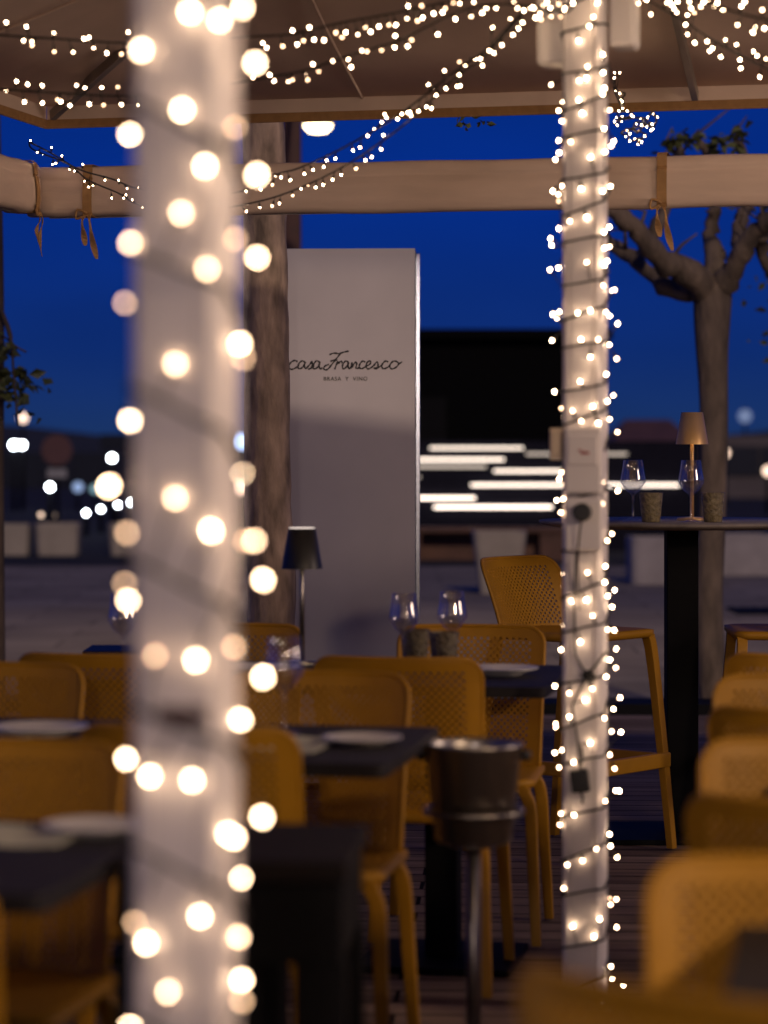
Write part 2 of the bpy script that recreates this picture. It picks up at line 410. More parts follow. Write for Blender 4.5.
lamp_post(238, 442, 52, emit("blue_lamp", (.45, .62, 1), 3), "bluish lamp at the right side of the near post", .16)
lamp_post(238, 487, 44, M['lamp_p'], "dim lamp below the bluish one beside the near post", .13)
lamp_post(745, 416, 80, emit("dim_blue_lamp", (.35, .45, .75), .5), "dim bluish lamp right of the tree trunk", .2)
lamp_post(725, 453, 66, M['lamp_p'], "dim peach lamp right behind the tree trunk", .11)
lamp_post(768, 471, 58, M['lamp_p'], "dim peach lamp cut by the right edge", .11)
lamp_post(658, 476, 58, emit("dim_amber_lamp", (1, .6, .42), 4), "faint amber lamp between the two high table glasses", .11)
lamp_post(78, 487, 62, emit("faint_blue_lamp", (.4, .55, .9), .8), "faint bluish lamp left of the white lamp by the near post", .12)
lamp_post(95, 489, 64, emit("faint_teal_lamp", (.4, .7, .8), .6), "faint greenish lamp beside the near post", .11)
for i, (px, py, d, m, lb) in enumerate([(41, 515, 43, 'lamp_p', "dim peach bollard light farther left over the second planter"), (57, 515, 43, 'lamp_p', "dim peach bollard light nearer to the white row"),
                           (86, 513, 43.5, 'lamp_w', "first white bollard light of the curved row"), (101, 509, 45, 'lamp_w', "second white bollard light of the curved row"),
                           (118, 505, 47, 'lamp_w', "third white bollard light of the curved row"), (131, 502.5, 49, 'lamp_w', "last bollard light of the row beside the near post")]):
    c = P(px, py, d); t = thing("bollard_light", lb, "bollard light", (c.x, d, -.12), 0, "bollard lights along the quay"); h = c.z + .12
    k = MB(); k.lathe([(.001, 0), (.04, 0), (.04, h - .035), (.02, h - .03)], (0, 0, 0), 12); part("body", k, M['black'], t)
    k = MB(); k.lathe([(.03, h - .03), (.034, h), (.03, h + .03), (.001, h + .034)], (0, 0, 0), 12); part("lamp", k, M[m], t)
# round road sign
c = P(57, 450, 42)
t = thing("road_sign", "round red road sign with a white plate below on a thin pole", "road sign", (c.x, 42, -.12)); h = c.z + .12
k = MB(); k.tube([(0, .03, 0), (0, .03, h + .25)], .03, 8); part("pole", k, M['black'], t)
k = MB(); k.add(*(lambda s=24, r=.24: ([(r * math.cos(2 * math.pi * i / s), y, h + r * math.sin(2 * math.pi * i / s)) for y in (-.02, .0) for i in range(s)],
        [tuple(range(s)), tuple(range(s, 2 * s))[::-1]] + [(i, s + i, s + (i + 1) % s, (i + 1) % s) for i in range(s)]))()); part("disc", k, M['redp'], t)
k = MB(); k.box((0, -.01, h - .36), (.30, .02, .14)); part("plate", k, M['white'], t)

# street lamp with red post
c = P(292, 125, 22); hd = P(318, 128, 20.4)
t = thing("street_lamp", "rust red street lamp glowing warm under the canopy edge", "street lamp", (c.x, 22, -.12))
k = MB(); k.box((0, 0, 2.25), (.15, .15, 4.5)); part("post", k, M['rust'], t, .01)
k = MB(); k.bar((0, 0, 4.42), (hd.x - c.x + .01, -1.66, 4.26), (.05, .05), (.04, .04), (0, 0, 1)); part("arm", k, M['rust'], t)
hx, hz = hd.x - c.x, hd.z + .12
k = MB(); k.lathe([(.001, .14), (.05, .13), (.12, .05), (.125, .03)], (hx, -1.6, hz), 20); part("hood", k, M['rust'], t)
k = MB(); k.lathe([(.001, -.045), (.07, -.035), (.105, 0), (.11, .03)], (hx, -1.6, hz), 20); part("lamp", k, M['street'], t)
k = MB(); k.tube([(hx, -1.6, hz + .13), (hx, -1.6, 4.27)], .015, 6); part("hanger", k, M['rust'], t)

# ------------------------------------------------------------------ trees
def leafmesh(k, c, n, spread, size, rng=random):
    for _ in range(n):
        p = Vector(c) + Vector((rng.gauss(0, spread), rng.gauss(0, spread), rng.gauss(0, spread * .8)))
        s = size * rng.uniform(.6, 1.3)
        a = Vector((rng.uniform(-1, 1), rng.uniform(-1, 1), rng.uniform(-.9, .4))).normalized()
        b = a.orthogonal().normalized(); b = (Matrix.Rotation(rng.uniform(0, 6.28), 3, a) @ b); nn = a.cross(b) * .12
        k.add([p, p + a * s * .45 + b * s * .30 + nn * s, p + a * s, p + a * s * .45 - b * s * .30 + nn * s], [(0, 1, 2), (0, 2, 3)])
dT = 14.6
def PT(px, py, dd=0): return P(px, py, dT + dd)
base = PT(712, 712)
t = thing("street_tree", "pollarded tree with a forked trunk and stubby leafy ends on the right", "tree", (base.x, dT, -.12))
lo = Vector((base.x, dT, -.12))
k = MB()
k.tube(catmull([Vector((base.x + .02, dT, -.12)), PT(709, 620), PT(712, 520), PT(714, 420), PT(712, 340), PT(713, 285)], 5), [(.092, .088, .084, .081, .079, .077, .076, .075, .075, .075, .075, .075, .075, .075, .076, .077, .078, .080, .083, .087, .092, .097, .101, .104, .105, .104)[i] for i in range(26)], 14)
for path, r0, r1 in [([(712, 300, 0), (690, 275, -.1), (655, 252, -.2), (628, 222, -.3), (604, 200, -.3)], .082, .040),
                     ([(704, 292, 0), (672, 290, .1), (640, 262, .2), (606, 242, .3), (585, 236, .3)], .055, .028),
                     ([(712, 300, 0), (716, 258, .1), (710, 235, .2), (713, 205, .2), (712, 165, .25), (700, 142, .2)], .060, .026),
                     ([(714, 295, 0), (735, 268, -.1), (752, 240, -.2), (775, 215, -.3), (800, 190, -.3)], .075, .036),
                     ([(735, 268, -.1), (738, 235, .1), (746, 200, .2), (742, 160, .3), (738, 138, .3)], .042, .024),
                     ([(645, 248, -.2), (662, 215, -.2), (676, 170, -.1), (680, 140, 0)], .040, .022),
                     ([(760, 232, -.2), (764, 260, -.1), (776, 285, 0)], .045, .02)]:
    q = catmull([PT(*p) for p in path], 5); nn = len(q)
    k.tube([v + Vector((random.gauss(0, .010), 0, random.gauss(0, .010))) for v in q], [(r0 + (r1 - r0) * i / (nn - 1)) * random.uniform(.80, 1.22) for i in range(nn)], 10)
    for _ in range(5):
        v = random.choice(q[nn // 3:]); k.tube([v, v + Vector((random.gauss(0, .05), random.gauss(0, .05), random.uniform(.04, .12))), v + Vector((random.gauss(0, .08), random.gauss(0, .08), random.uniform(.12, .22)))], [.014, .009, .004], 6)
for v in k.v: v -= lo
part("trunk", k, M['barkt'], t)
k = MB()
rg = random.Random(3)
for px, py, n, sp in [(674, 139, 14, .02), (683, 142, 12, .022), (693, 138, 12, .02), (717, 140, 12, .016), (715, 147, 6, .02), (737, 136, 12, .017), (742, 129, 8, .014), (735, 147, 6, .015), (666, 148, 4, .02),
                      (772, 205, 45, .10), (758, 240, 14, .10), (772, 285, 18, .12), (775, 340, 16, .12), (600, 205, 30, .08), (800, 190, 60, .2), (738, 205, 10, .05)]:
    leafmesh(k, PT(px, py, rg.uniform(-.3, .3) + (1.2 if px > 750 else 0)) - lo, n, sp, .07, rg)
part("crown", k, M['leaf'], t)

dL = 10.05
def PL(px, py, dd=0): return P(px, py, dL + dd)
base = PF(268, dL)
t = thing("street_tree", "rough straight brown trunk standing right in front of the sign panel", "tree", (base.x, dL, 0))
lo = Vector((base.x, dL, 0))
k = MB()
q = catmull([PF(270, dL, 0), PL(271, 600), PL(267, 450), PL(266, 300), PL(264, 150), PL(262, 40), PL(258, -60)], 8)
k.tube([v + Vector((random.gauss(0, .002), 0, 0)) for v in q], [.092 - .018 * i / (len(q) - 1) + random.gauss(0, .0015) for i in range(len(q))], 18)
for dx, dy, dz in ((-.9, .3, .8), (.8, -.2, .9), (.2, .7, 1.0), (-.2, -.6, .8), (1.0, .5, .6)):
    p = PL(258, -60); k.tube(catmull([p - Vector((0, 0, .1)), p + Vector((dx * .4, dy * .4, dz * .6)), p + Vector((dx, dy, dz))], 5), [.05 - .03 * i / 10 for i in range(11)], 8)
for v in k.v: v -= lo
part("trunk", k, M['bark'], t)
k = MB(); p = PL(258, -60) - lo
for dx, dy, dz in ((-.9, .3, .8), (.8, -.2, .9), (.2, .7, 1.0), (-.2, -.6, .8), (1.0, .5, .6)): leafmesh(k, p + Vector((dx, dy, dz)), 160, .3, .09, rg)
# the sprig that hangs out below the canopy edge
sp = [PL(474, 60, .2), PL(472, 95, .2), PL(469, 117, .2)]
for v in (PL(460, 119, .2), PL(466, 122, .2), PL(475, 118, .2), PL(479, 122, .2)): leafmesh(k, v - lo, 5, .012, .035, rg)
k2 = MB(); k2.tube([v - lo for v in [PL(300, -120, .2), PL(400, -60, .2), PL(460, 20, .2)] + sp], [.02, .014, .009, .006, .004, .003], 6)
part("crown", k, M['leaf'], t); part("branch", k2, M['barkd'], t)

dQ = 13.3
base = PF(-4, dQ)
t = thing("small_tree", "thin dark trunk with drooping leaves cut by the left edge", "tree", (base.x, dQ, 0)); lo = Vector((base.x, dQ, 0))
k = MB(); k.tube(catmull([PF(-3, dQ), P(-4, 500, dQ), P(-3, 300, dQ), P(-6, 100, dQ), P(-8, -80, dQ)], 5), [.045 - .001 * i for i in range(21)], 10)
k.tube(catmull([P(-4, 300, dQ), P(10, 335, dQ - .1), P(14, 380, dQ - .15), P(18, 425, dQ - .2)], 4), [.012] * 5 + [.006] * 8, 6)
k.tube(catmull([P(-3, 330, dQ), P(14, 345, dQ - .1), P(26, 352, dQ - .15)], 4), .005, 6)
for v in k.v: v -= lo
part("trunk", k, M['barkd'], t)
k = MB()
for px, py, n in [(3, 350, 12), (12, 372, 14), (21, 378, 16), (30, 384, 9), (4, 392, 10), (18, 402, 6), (33, 418, 2), (6, 345, 10), (-10, 380, 20), (-14, 340, 20), (-12, 420, 12)]:
    leafmesh(k, P(px, py, dQ - .12) - lo, n, .03, .07, rg)
for i in range(6): leafmesh(k, P(-8, -80, dQ) + Vector((rg.gauss(0, .4), rg.gauss(0, .4), rg.uniform(-.1, .6))) - lo, 70, .2, .08, rg)
part("crown", k, M['leafd'], t)

# ------------------------------------------------------------------ sign panel
dG = 10.7
a = P(276, 248.5, dG); b = P(415, 248.5, dG); wG = b.x - a.x; hG = a.z; ry = -R(3)
sg = thing("sign_panel", "tall pale sign panel with black handwritten lettering beside the trunk", "sign", ((a.x + b.x) / 2, dG, 0), ry)
k = MB(); k.box((0, .015, hG / 2), (wG, .03, hG)); part("panel", k, M['sign'], sg, .002)
k = MB(); k.box((wG / 2 - .004, .045, hG / 2 - .004), (.012, .028, hG - .01)); part("gap", k, M['dark'], sg)
k = MB(); k.box((0, .078, hG / 2 - .008), (wG + .034, .036, hG - .016)); part("back_panel", k, M['chrome'], sg, .002)
k = MB(); k.box((0, .045, .01), (wG + .06, .2, .02)); part("base_plate", k, M['black'], sg)
strokes = [
 [(232,492),(222,486),(208,492),(198,505),(200,519),(212,522),(228,514),(238,506)],
 [(262,494),(252,488),(240,496),(234,510),(238,520),(250,516),(260,503),(264,492),(260,508),(264,519),(274,512)],
 [(272,514),(284,500),(290,490),(292,504),(286,519),(276,521),(290,516),(300,508)],
 [(322,494),(310,488),(300,498),(295,512),(301,521),(313,514),(321,500),(323,492),(320,510),(324,521),(333,515)],
 [(406,458),(391,478),(373,500),(358,519),(346,525),(338,519),(345,508),(360,503)],
 [(362,463),(380,457),(400,459),(420,453),(440,449)],
 [(366,490),(380,485),(394,486)],
 [(383,522),(389,506),(395,490),(397,500),(404,492),(411,491),(413,497)],
 [(438,494),(428,489),(418,499),(414,513),(420,521),(431,511),(439,496),(437,512),(441,520),(448,512)],
 [(447,520),(451,505),(453,494),(452,516),(460,501),(469,494),(472,501),(469,516),(476,519),(484,511)],
 [(506,494),(497,489),(487,498),(482,511),(488,520),(500,517),(511,508)],
 [(510,509),(523,504),(529,494),(521,489),(512,500),(510,514),(519,521),(533,514),(541,506)],
 [(541,508),(552,494),(558,499),(557,514),(549,521),(542,517),(558,516),(571,508)],
 [(599,494),(590,489),(579,497),(573,510),(579,520),(593,517),(606,508)],
 [(634,491),(620,490),(608,502),(606,515),(617,521),(633,513),(642,500),(634,491),(644,499),(656,492)]]
k = MB(); cs = (a.x + b.x) / 2
for s in strokes:
    q = []
    for x, y in s:
        w_ = P(240 + x / 4.042, 240 + y / 4.042, dG); q.append((w_.x - cs, -.0005, w_.z))
    q = catmull(q, 5); n = len(q)
    k.tube(q, [  .0031 * (.6 + .6 * abs(math.sin(i * .55 + 1))) for i in range(n)], 6)
part("lettering", k, M['ink'], sg)
tx = bpy.data.curves.new("tagline", 'FONT'); tx.body = "BRASA  Y  VINO"; tx.align_x = 'CENTER'; tx.size = .0215; tx.extrude = .001; tx.space_character = 1.15
to = bpy.data.objects.new("tagline", tx); COL.objects.link(to)
dg = bpy.context.evaluated_depsgraph_get(); me = bpy.data.meshes.new_from_object(to.evaluated_get(dg)); bpy.data.objects.remove(to)
me.name = "tagline"; me.materials.clear(); me.materials.append(M['ink'])
o = part("tagline", me, M['ink'], sg); w_ = P(345.5, 380.5, dG); o.location = (w_.x - cs, -.0015, w_.z); o.rotation_euler = (R(90), 0, 0)
xw = o.dimensions.x
if xw > 1e-4: o.scale = (.172 / max(xw, 1e-4),) * 3 if False else (1, 1, 1)

# ------------------------------------------------------------------ parasols
def post_poly(s=.097, ch=.010, gr=.004):
    h = s / 2; out = []
    side = [(-h + ch, -h), (-.016, -h), (-.014, -h + gr), (.014, -h + gr), (.016, -h), (h - ch, -h)]
    side = [(-h + ch, -h), (-.030, -h), (-.0285, -h + gr), (-.0265, -h + gr), (-.025, -h), (.025, -h), (.0265, -h + gr), (.0285, -h + gr), (.030, -h), (h - ch, -h)]
    for q in range(4):
        for x, y in side:
            for _ in range(q): x, y = -y, x
            out.append((x, y))
    return out
def parasol(label, X, d, half, ez, hz, top_post, rot=TH):
    t = thing("parasol", label, "parasol", (X, d, 0), -rot, "square canvas parasols over the terrace")
    k = MB(); k.prism(post_poly(), 0.012, top_post); part("pole", k, M['post'], t)
    k = MB(); k.prism(rrect(.155, .155, .015), 0, .012); part("base_plate", k, M['post'], t)
    for sx_ in (-1, 1):
        k2 = MB()
        k2.lathe([(.001, .022), (.009, .022), (.009, .012)], (sx_ * .063, -.063, 0), 6); k2.lathe([(.001, .022), (.009, .022), (.009, .012)], (sx_ * .063, .063, 0), 6)
        part("bolt", k2, M['steel'], t)
    # canopy: four slightly sagging panels, with thickness
    N = 14; vs = []; idx = {}
    k = MB()
    for i in range(N + 1):
        for j in range(N + 1):
            u, v = -1 + 2 * i / N, -1 + 2 * j / N
            r = max(abs(u), abs(v)); q = min(abs(u), abs(v)) / max(r, 1e-6)
            sag = .10 * r * (1 - q * q) * (1 - r) * 1.5
            z = ez + (hz - ez) * (1 - r) - sag
            vs.append((u * half, v * half, z))
    fs = [(i * (N + 1) + j, (i + 1) * (N + 1) + j, (i + 1) * (N + 1) + j + 1, i * (N + 1) + j + 1) for i in range(N) for j in range(N)]
    k.add(vs, fs, True); o = part("canopy", k, M['canvas'], t)
    so = o.modifiers.new("solid", 'SOLIDIFY'); so.thickness = .004; so.offset = 1
    k = MB()
    for q_ in (-.5, 0, .5):
        for ang in range(4):
            Mr = Matrix.Rotation(ang * math.pi / 2, 4, 'Z'); e0 = Vector((q_ * half, -half, ez - .004)); e1 = Vector((q_ * half, -abs(q_) * half - .12, ez + (hz - ez) * (1 - abs(q_) - .12 / half) - .012))
            mid_ = e0.lerp(e1, .5) + Vector((0, 0, -.045 * (1 - abs(q_))))
            k.tube([Mr @ v for v in catmull([e0, mid_, e1], 6)], .005, 6)
    part("seam", k, M['canvas'], t)
    # hanging valance + hem
    k = MB(); k2 = MB()
    for ang in range(4):
        Mr = Matrix.Rotation(ang * math.pi / 2, 4, 'Z')
        k.box((0, -half - .003, ez - .02), (2 * half, .004, .055), Mr)
        k2.box((0, -half - .003, ez - .060), (2 * half + .004, .010, .030), Mr)
    part("valance", k, M['canvas'], t); part("hem", k2, M['hem'], t)
    for i in range(8):
        a_ = i * math.pi / 4; L = half * (math.sqrt(2) if i % 2 else 1)
        e = Vector((math.sin(a_) * L * .985, math.cos(a_) * L * .985, ez - .035)); h_ = Vector((math.sin(a_) * .09, math.cos(a_) * .09, hz - .08))
        k = MB(); k.bar(e, h_, (.022, .035), (.024, .04), (0, 0, 1)); part("rib", k, M['rib'], t, .003)
    k = MB(); k.lathe([(.06, hz - .16), (.11, hz - .14), (.11, hz - .04), (.06, hz - .02)], (0, 0, 0), 24); part("hub", k, M['post'], t)
    return t
X1, D1 = -.2135, 2.95
X2, D2 = .4845, 6.55
parasol("near parasol with a blurred white post wound with large fairy lights", X1, D1, 1.75, 2.78, 3.55, 3.5)
par2 = parasol("parasol with the sharper white post wound with many fairy lights", X2, D2, 2.2, 2.495, 3.35, 3.3, R(13.5))
# winch casings near the top of the far post
k = MB(); k.box((-.085, .06, 2.40), (.075, .10, .26)); part("crank_casing", k, M['plastic'], par2, .012)
k = MB(); k.box((.085, .07, 2.44), (.065, .10, .26)); part("crank_casing", k, M['plastic'], par2, .012)

# ------------------------------------------------------------------ rolled side curtains
def curtain(label, p0, p1, ties, nudge=0):
    L = (p1 - p0).length; mid = (p0 + p1) / 2; dirv = (p1 - p0).normalized(); ang = math.atan2(dirv.y, dirv.x)
    t = thing("rolled_curtain", label, "rolled curtain", mid, ang, "rolled side curtains of the terrace")
    prof = [(-.050, .078), (-.060, .070), (-.064, .036), (-.060, .032), (-.066, .026), (-.071, -.01), (-.072, -.045), (-.068, -.074), (-.055, -.086), (-.02, -.088), (.03, -.084), (.06, -.05), (.065, 0), (.06, .05), (.045, .078)]
    k = MB(); n = 40; kk = len(prof); vs = []
    rg2 = random.Random(len(label))
    ph = rg2.uniform(0, 6)
    for i in range(n + 1):
        x = -L / 2 + L * i / n
        sagz = -.006 * math.sin(math.pi * i / n) + .0015 * math.sin(i * 1.3 + ph); wob = 1 + .025 * math.sin(i * .9 + ph)
        for y, z in prof: vs.append((x, y * (wob if z < .03 else 1), z * (wob if z < .03 else 1) + sagz))
    fs = [(i * kk + j, (i + 1) * kk + j, (i + 1) * kk + (j + 1) % kk, i * kk + (j + 1) % kk) for i in range(n) for j in range(kk)]
    fs += [tuple(range(kk)), tuple(n * kk + j for j in range(kk))[::-1]]
    k.add(vs, fs, True); part("roll", k, M['canvas2'], t)
    k = MB(); k.box((0, 0, -.088), (L * .97, .012, .006)); part("rail", k, M['rib'], t)
    for x in ties:
        k = MB(); loop = [(y * 1.06, z * 1.06) for y, z in prof]; kk2 = len(loop); vs = []
        for xx in (-.016, .016): vs += [(x + xx, y - (.004 if y < 0 else -.004), z) for y, z in loop]
        k.add(vs, [(j, (j + 1) % kk2, kk2 + (j + 1) % kk2, kk2 + j) for j in range(kk2)])
        for s_, ln, dx in ((-.014, .10, .008), (.012, .145, .022)):
            pts = [(x + s_ * .3, -.07, -.082), (x + s_, -.088, -.11), (x + s_ + dx * .3, -.075, -.10 - ln * .5), (x + s_ + dx, -.078, -.09 - ln)]
            q = catmull(pts, 4); v2 = []
            for m_, p in enumerate(q):
                tw = .011 * (.6 + .4 * math.cos(m_ * .7)); v2 += [p + Vector((-tw, .003 * math.sin(m_), 0)), p + Vector((tw, -.003 * math.sin(m_), 0))]
            k.add(v2, [(2 * m_, 2 * m_ + 1, 2 * m_ + 3, 2 * m_ + 2) for m_ in range(len(q) - 1)])
        lp = [(x, -.08, -.082), (x - .03, -.085, -.07), (x - .035, -.085, -.10), (x - .005, -.085, -.09)]
        k.tube(catmull(lp, 4), .004, 6)
        o = part("tie_ribbon", k, M['strap'], t); so = o.modifiers.new("solid", 'SOLIDIFY'); so.thickness = .002
    return t
pc = P(33, 192, 9.2)
end = pc + RX * 4.0
Lb = 4.0
def xat(px):   # distance along the back roll at an image column
    q = (px - CX) / F; return (pc.x - q * pc.y) / (q * RX.y - RX.x)
curtain("long cream rolled curtain across the back between sky and trees", pc + Vector((0, 0, .0)), end, [xat(94) - Lb / 2, xat(664) - Lb / 2])
curtain("short cream rolled curtain at the left edge running towards the viewer", pc - AX * .06 - RX * .02 + Vector((0, 0, .008)) - AX * 1.6, pc - AX * .085 - RX * .01 + Vector((0, 0, .008)), [.78 - .05])

# ------------------------------------------------------------------ fairy lights
def bulb_mesh(r=.0032):
    k = MB(); prof = [(r * .999 * math.sin(a), -r * 1.25 * math.cos(a)) for a in [math.pi * i / 6 for i in range(7)]]
    prof[0] = (.00005, prof[0][1]); prof[-1] = (.00005, prof[-1][1]); k.lathe(prof, (0, 0, 0), 10); return k
BM = bulb_mesh().mesh("bulb", M['bulb']); BMD = bulb_mesh().mesh("bulb_dim", M['bulbd'])
BS = bulb_mesh(.0022).mesh("bulb_small", M['bulb']); BG = bulb_mesh(.0027).mesh("bulb_medium", M['bulb']); BM2 = bulb_mesh().mesh("bulb_soft", M['bulb2']); BG2 = bulb_mesh(.0025).mesh("bulb_medium_soft", M['bulb2'])
def string_light(label, cables, bulbs, loc, rc=.0028, group="strings of fairy lights", small=False):
    """cables: list of world paths; bulbs: list of (world point, dim)"""
    t = thing("fairy_lights", label, "fairy lights", loc, 0, group); lo = Vector(loc)
    k = MB(); dense = []
    for c in cables:
        c = [Vector(p) for p in c]; dense += c
        k.tube([p - lo for p in c], rc, 6)
    if len(bulbs) > 100: bulbs = bulbs[:100]
    for p, dim in bulbs:
        q = min(dense, key=lambda v: (v - p).length_squared)
        dv = p - q
        if dv.length > .09: q = p - dv.normalized() * .05
        k.tube([q - lo, (q + p) / 2 - lo + Vector((0, 0, .002)), p - lo - dv.normalized() * .004], .0012, 5)
        k.tube([p - lo - dv.normalized() * .014, p - lo - dv.normalized() * .003], .0030, 6)
    part("cable", k, M['cable'], t)
    for p, dim in bulbs:
        o = bpy.data.objects.new("bulb", BMD if dim else (BS if small else (random.choice((BG, BG, BG2)) if 'garland' in label else random.choice((BM, BM, BM2))))); COL.objects.link(o); o.parent = t
        o.location = p - lo; o.rotation_euler = (random.uniform(-.9, .9), random.uniform(-.9, .9), 0)
    return t
def wrap_path(X, d, z0, z1, pitch, phase, hand, half=.0525, n=40):
    """helix around the rotated square post"""
    out = []; turns = (z1 - z0) / pitch; m = int(turns * n)
    for i in range(m + 1):
        u = i / n; a = hand * 2 * math.pi * u + phase
        r = half / max(abs(math.cos(a)), abs(math.sin(a))); r = min(r, half * 1.30)
        loc = Vector((r * math.sin(a), -r * math.cos(a), 0)); loc = Matrix.Rotation(-TH, 3, 'Z') @ loc
        out.append(Vector((X + loc.x, d + loc.y, z0 + pitch * u + .012 * math.sin(a * .5 + u))))
    return out
def on_post(X, d, px, py, rng):
    """point near the post's visible skin at a photo position"""
    s = F / (d - .06); hw = .056
    dx = (px - CX) / s - X
    if abs(dx) < .047: dd = d - .056 - .012 * rng.random() - .2 * dx
    else: dd = d + rng.uniform(-.05, .03) - .2 * dx
    return P(px, py, dd)

rb = random.Random(11)
B1 = [(190,12),(220,20),(242,8),(141,50),(255,63),(182,110),(136,101,1),(130,134),(235,128,1),(205,166),(257,175),(181,213),(130,243),(235,239,1),(257,258),(207,269),(125,303,1),
      (232,330),(240,344),(243,358,1),(138,353),(175,364),(130,420),(109,486),(175,498),(127,533,1),(211,531),(254,541),(246,541,1),(263,580),(125,583,1),(128,600),(155,656,1),(196,660),(234,647,1),
      (263,677),(241,720),(126,759),(150,776),(192,780),(262,817),(234,838),(228,834),(135,922,1),(200,916),(146,943),(239,937),(138,975,1),(168,992),(242,980),(242,1001,1),(130,1026)]
w1 = wrap_path(X1, D1, .55, 2.0, .163, R(30), -1)
bl = [(on_post(X1, D1, b[0], b[1], rb), len(b) > 2) for b in B1]
for z in [.62 + .05 * i for i in range(26)]:                      # the far side of the post
    a = rb.uniform(-1, 1); bl.append((Vector((X1, D1, 0)) + RX * a * .045 + AX * (.062 + .012 * rb.random()) + Vector((0, 0, z)), False))
string_light("blurred fairy lights wound round the near white post", [w1], bl, (X1, D1, .6))

def cr_(x0, y0, s, L): return [(x0 + b[0] / s, y0 + b[1] / s) + tuple(b[2:]) for b in L]
s59 = 5.908
U = (cr_(530, 0, s59, [(375,100),(350,155),(288,240),(430,322),(208,430),(125,500),(340,395),(290,475),(335,460),(432,430),(440,520),(430,555),(195,603),(288,590),(170,655),(308,668),(188,716),(472,650),(438,760),(170,830),(240,838),(495,835),(480,862),(400,15)])
  + cr_(530, 140, s59, [(172,75),(150,115),(443,70),(358,102),(205,165),(192,272),(302,288),(430,302),(475,275),(135,302),(167,322),(170,363,1),(235,480),(335,455),(170,523),(120,582),(128,622),(437,545),(468,515),(440,638),(470,630),(335,723),(200,750),(168,755),(118,767),(455,715),(440,740),(433,860),(500,885)])
  + cr_(530, 280, s59, [(488,65),(135,203),(172,190),(163,228),(283,195),(357,180),(448,190),(470,212),(518,258),(130,357),(215,372),(302,352),(403,352),(468,382),(357,455),(512,465),(205,528),(450,557),(297,600),(145,660),(492,683),(460,718),(185,757,1),(252,773),(370,747),(200,812),(303,833),(405,845),(470,822)]))
Lw = (cr_(530, 420, s59, [(260,65),(517,72),(205,210),(187,310),(173,348),(195,380,1),(427,368),(158,475),(195,470),(427,495),(182,547),(519,418)])
  + cr_(530, 420, s59, [(485,672),(457,713),(413,713,1),(445,865)])
  + cr_(530, 560, s59, [(340,75),(198,83),(200,152),(442,132),(460,212),(500,177),(247,243),(332,235),(485,277),(370,330),(198,387),(460,410),(497,415),(297,483),(183,530),(507,525),(472,590),(507,637),(450,690),(147,745),(232,787),(367,760),(325,827),(532,813),(493,880)])
  + cr_(530, 700, s59, [(232,100),(440,108),(152,140),(153,160),(482,185),(537,190),(355,255),(190,298),(147,313),(258,368),(472,323),(172,398),(500,405),(507,537),(528,537),(445,597),(183,672),(187,705,1),(177,737),(260,680),(470,793),(475,862),(392,880)])
  + cr_(530, 840, 5.562, [(207,137),(292,115),(485,95),(187,270),(443,325,1),(480,330),(448,358),(238,480),(388,440),(355,538),(482,485),(205,632),(190,647),(450,702),(457,768),(520,805),(195,760,1),(400,918)]))
zk = P(0, 675, D2).z; zs = P(0, 425, D2).z
w2 = wrap_path(X2, D2, zs, 2.48, .084, R(-60), 1)
w3 = wrap_path(X2, D2, .05, zs, .105, R(-40), 1)
knot = P(587, 676, D2 - .058)
kn = [knot + Vector((.016 * math.cos(i * 1.9), -.008 + .006 * math.sin(i * 2.3), .014 * math.sin(i * 1.3))) for i in range(14)]
string_light("upper fairy lights wound round the sharper post above the electrical box", [w2], [(on_post(X2, D2, b[0], b[1], rb), len(b) > 2) for b in U], (X2, D2, zk))
string_light("lower fairy lights wound round the sharper post from electrical box to floor", [w3, kn, [knot, P(575, 655, D2 - .06), P(574, 600, D2 - .06), P(577, 530, D2 - .075)], [knot, P(604, 655, D2 - .06), P(612, 648, D2 - .04)],
   [knot, P(572, 705, D2 - .06), P(578, 745, D2 - .06), P(580, 770, D2 - .06)]], [(on_post(X2, D2, b[0], b[1], rb), len(b) > 2) for b in Lw], (X2, D2, .02))

# coil hanging from the far post
Cb = cr_(530, 0, s59, [(500,430),(530,430),(498,460),(505,535),(530,552),(560,558),(535,590),(545,600),(548,640),(525,655),(575,655),(600,680),(610,690),(512,695),(545,690),(500,718),(515,740),(540,715),(655,700),(660,740),(630,730),(620,770),(640,775),(695,692),(730,672),(750,693),(740,730),(715,770),(725,762),(690,748),(722,735),(543,790),(565,805),(590,790),(590,833),(620,822),(645,830),(660,838),(638,852),(678,805),(575,770)])
dc = 8.2
cpath = [P(603, 58, D2 - .04), P(608, 66, 6.7), P(612, 80, 7.2), P(618, 95, 7.8), P(622, 108, dc)]
for b in Cb[3::1]: cpath.append(P(b[0] + rb.uniform(-1.5, 1.5), b[1] + rb.uniform(-2.5, 1), dc + rb.uniform(-.05, .05)))
string_light("leftover coil of fairy lights bunched below the canopy edge", [catmull(cpath, 3)], [(P(b[0], b[1], dc + rb.uniform(-.06, .06)), len(b) > 2) for b in Cb], tuple(P(634, 127, dc)), small=True)

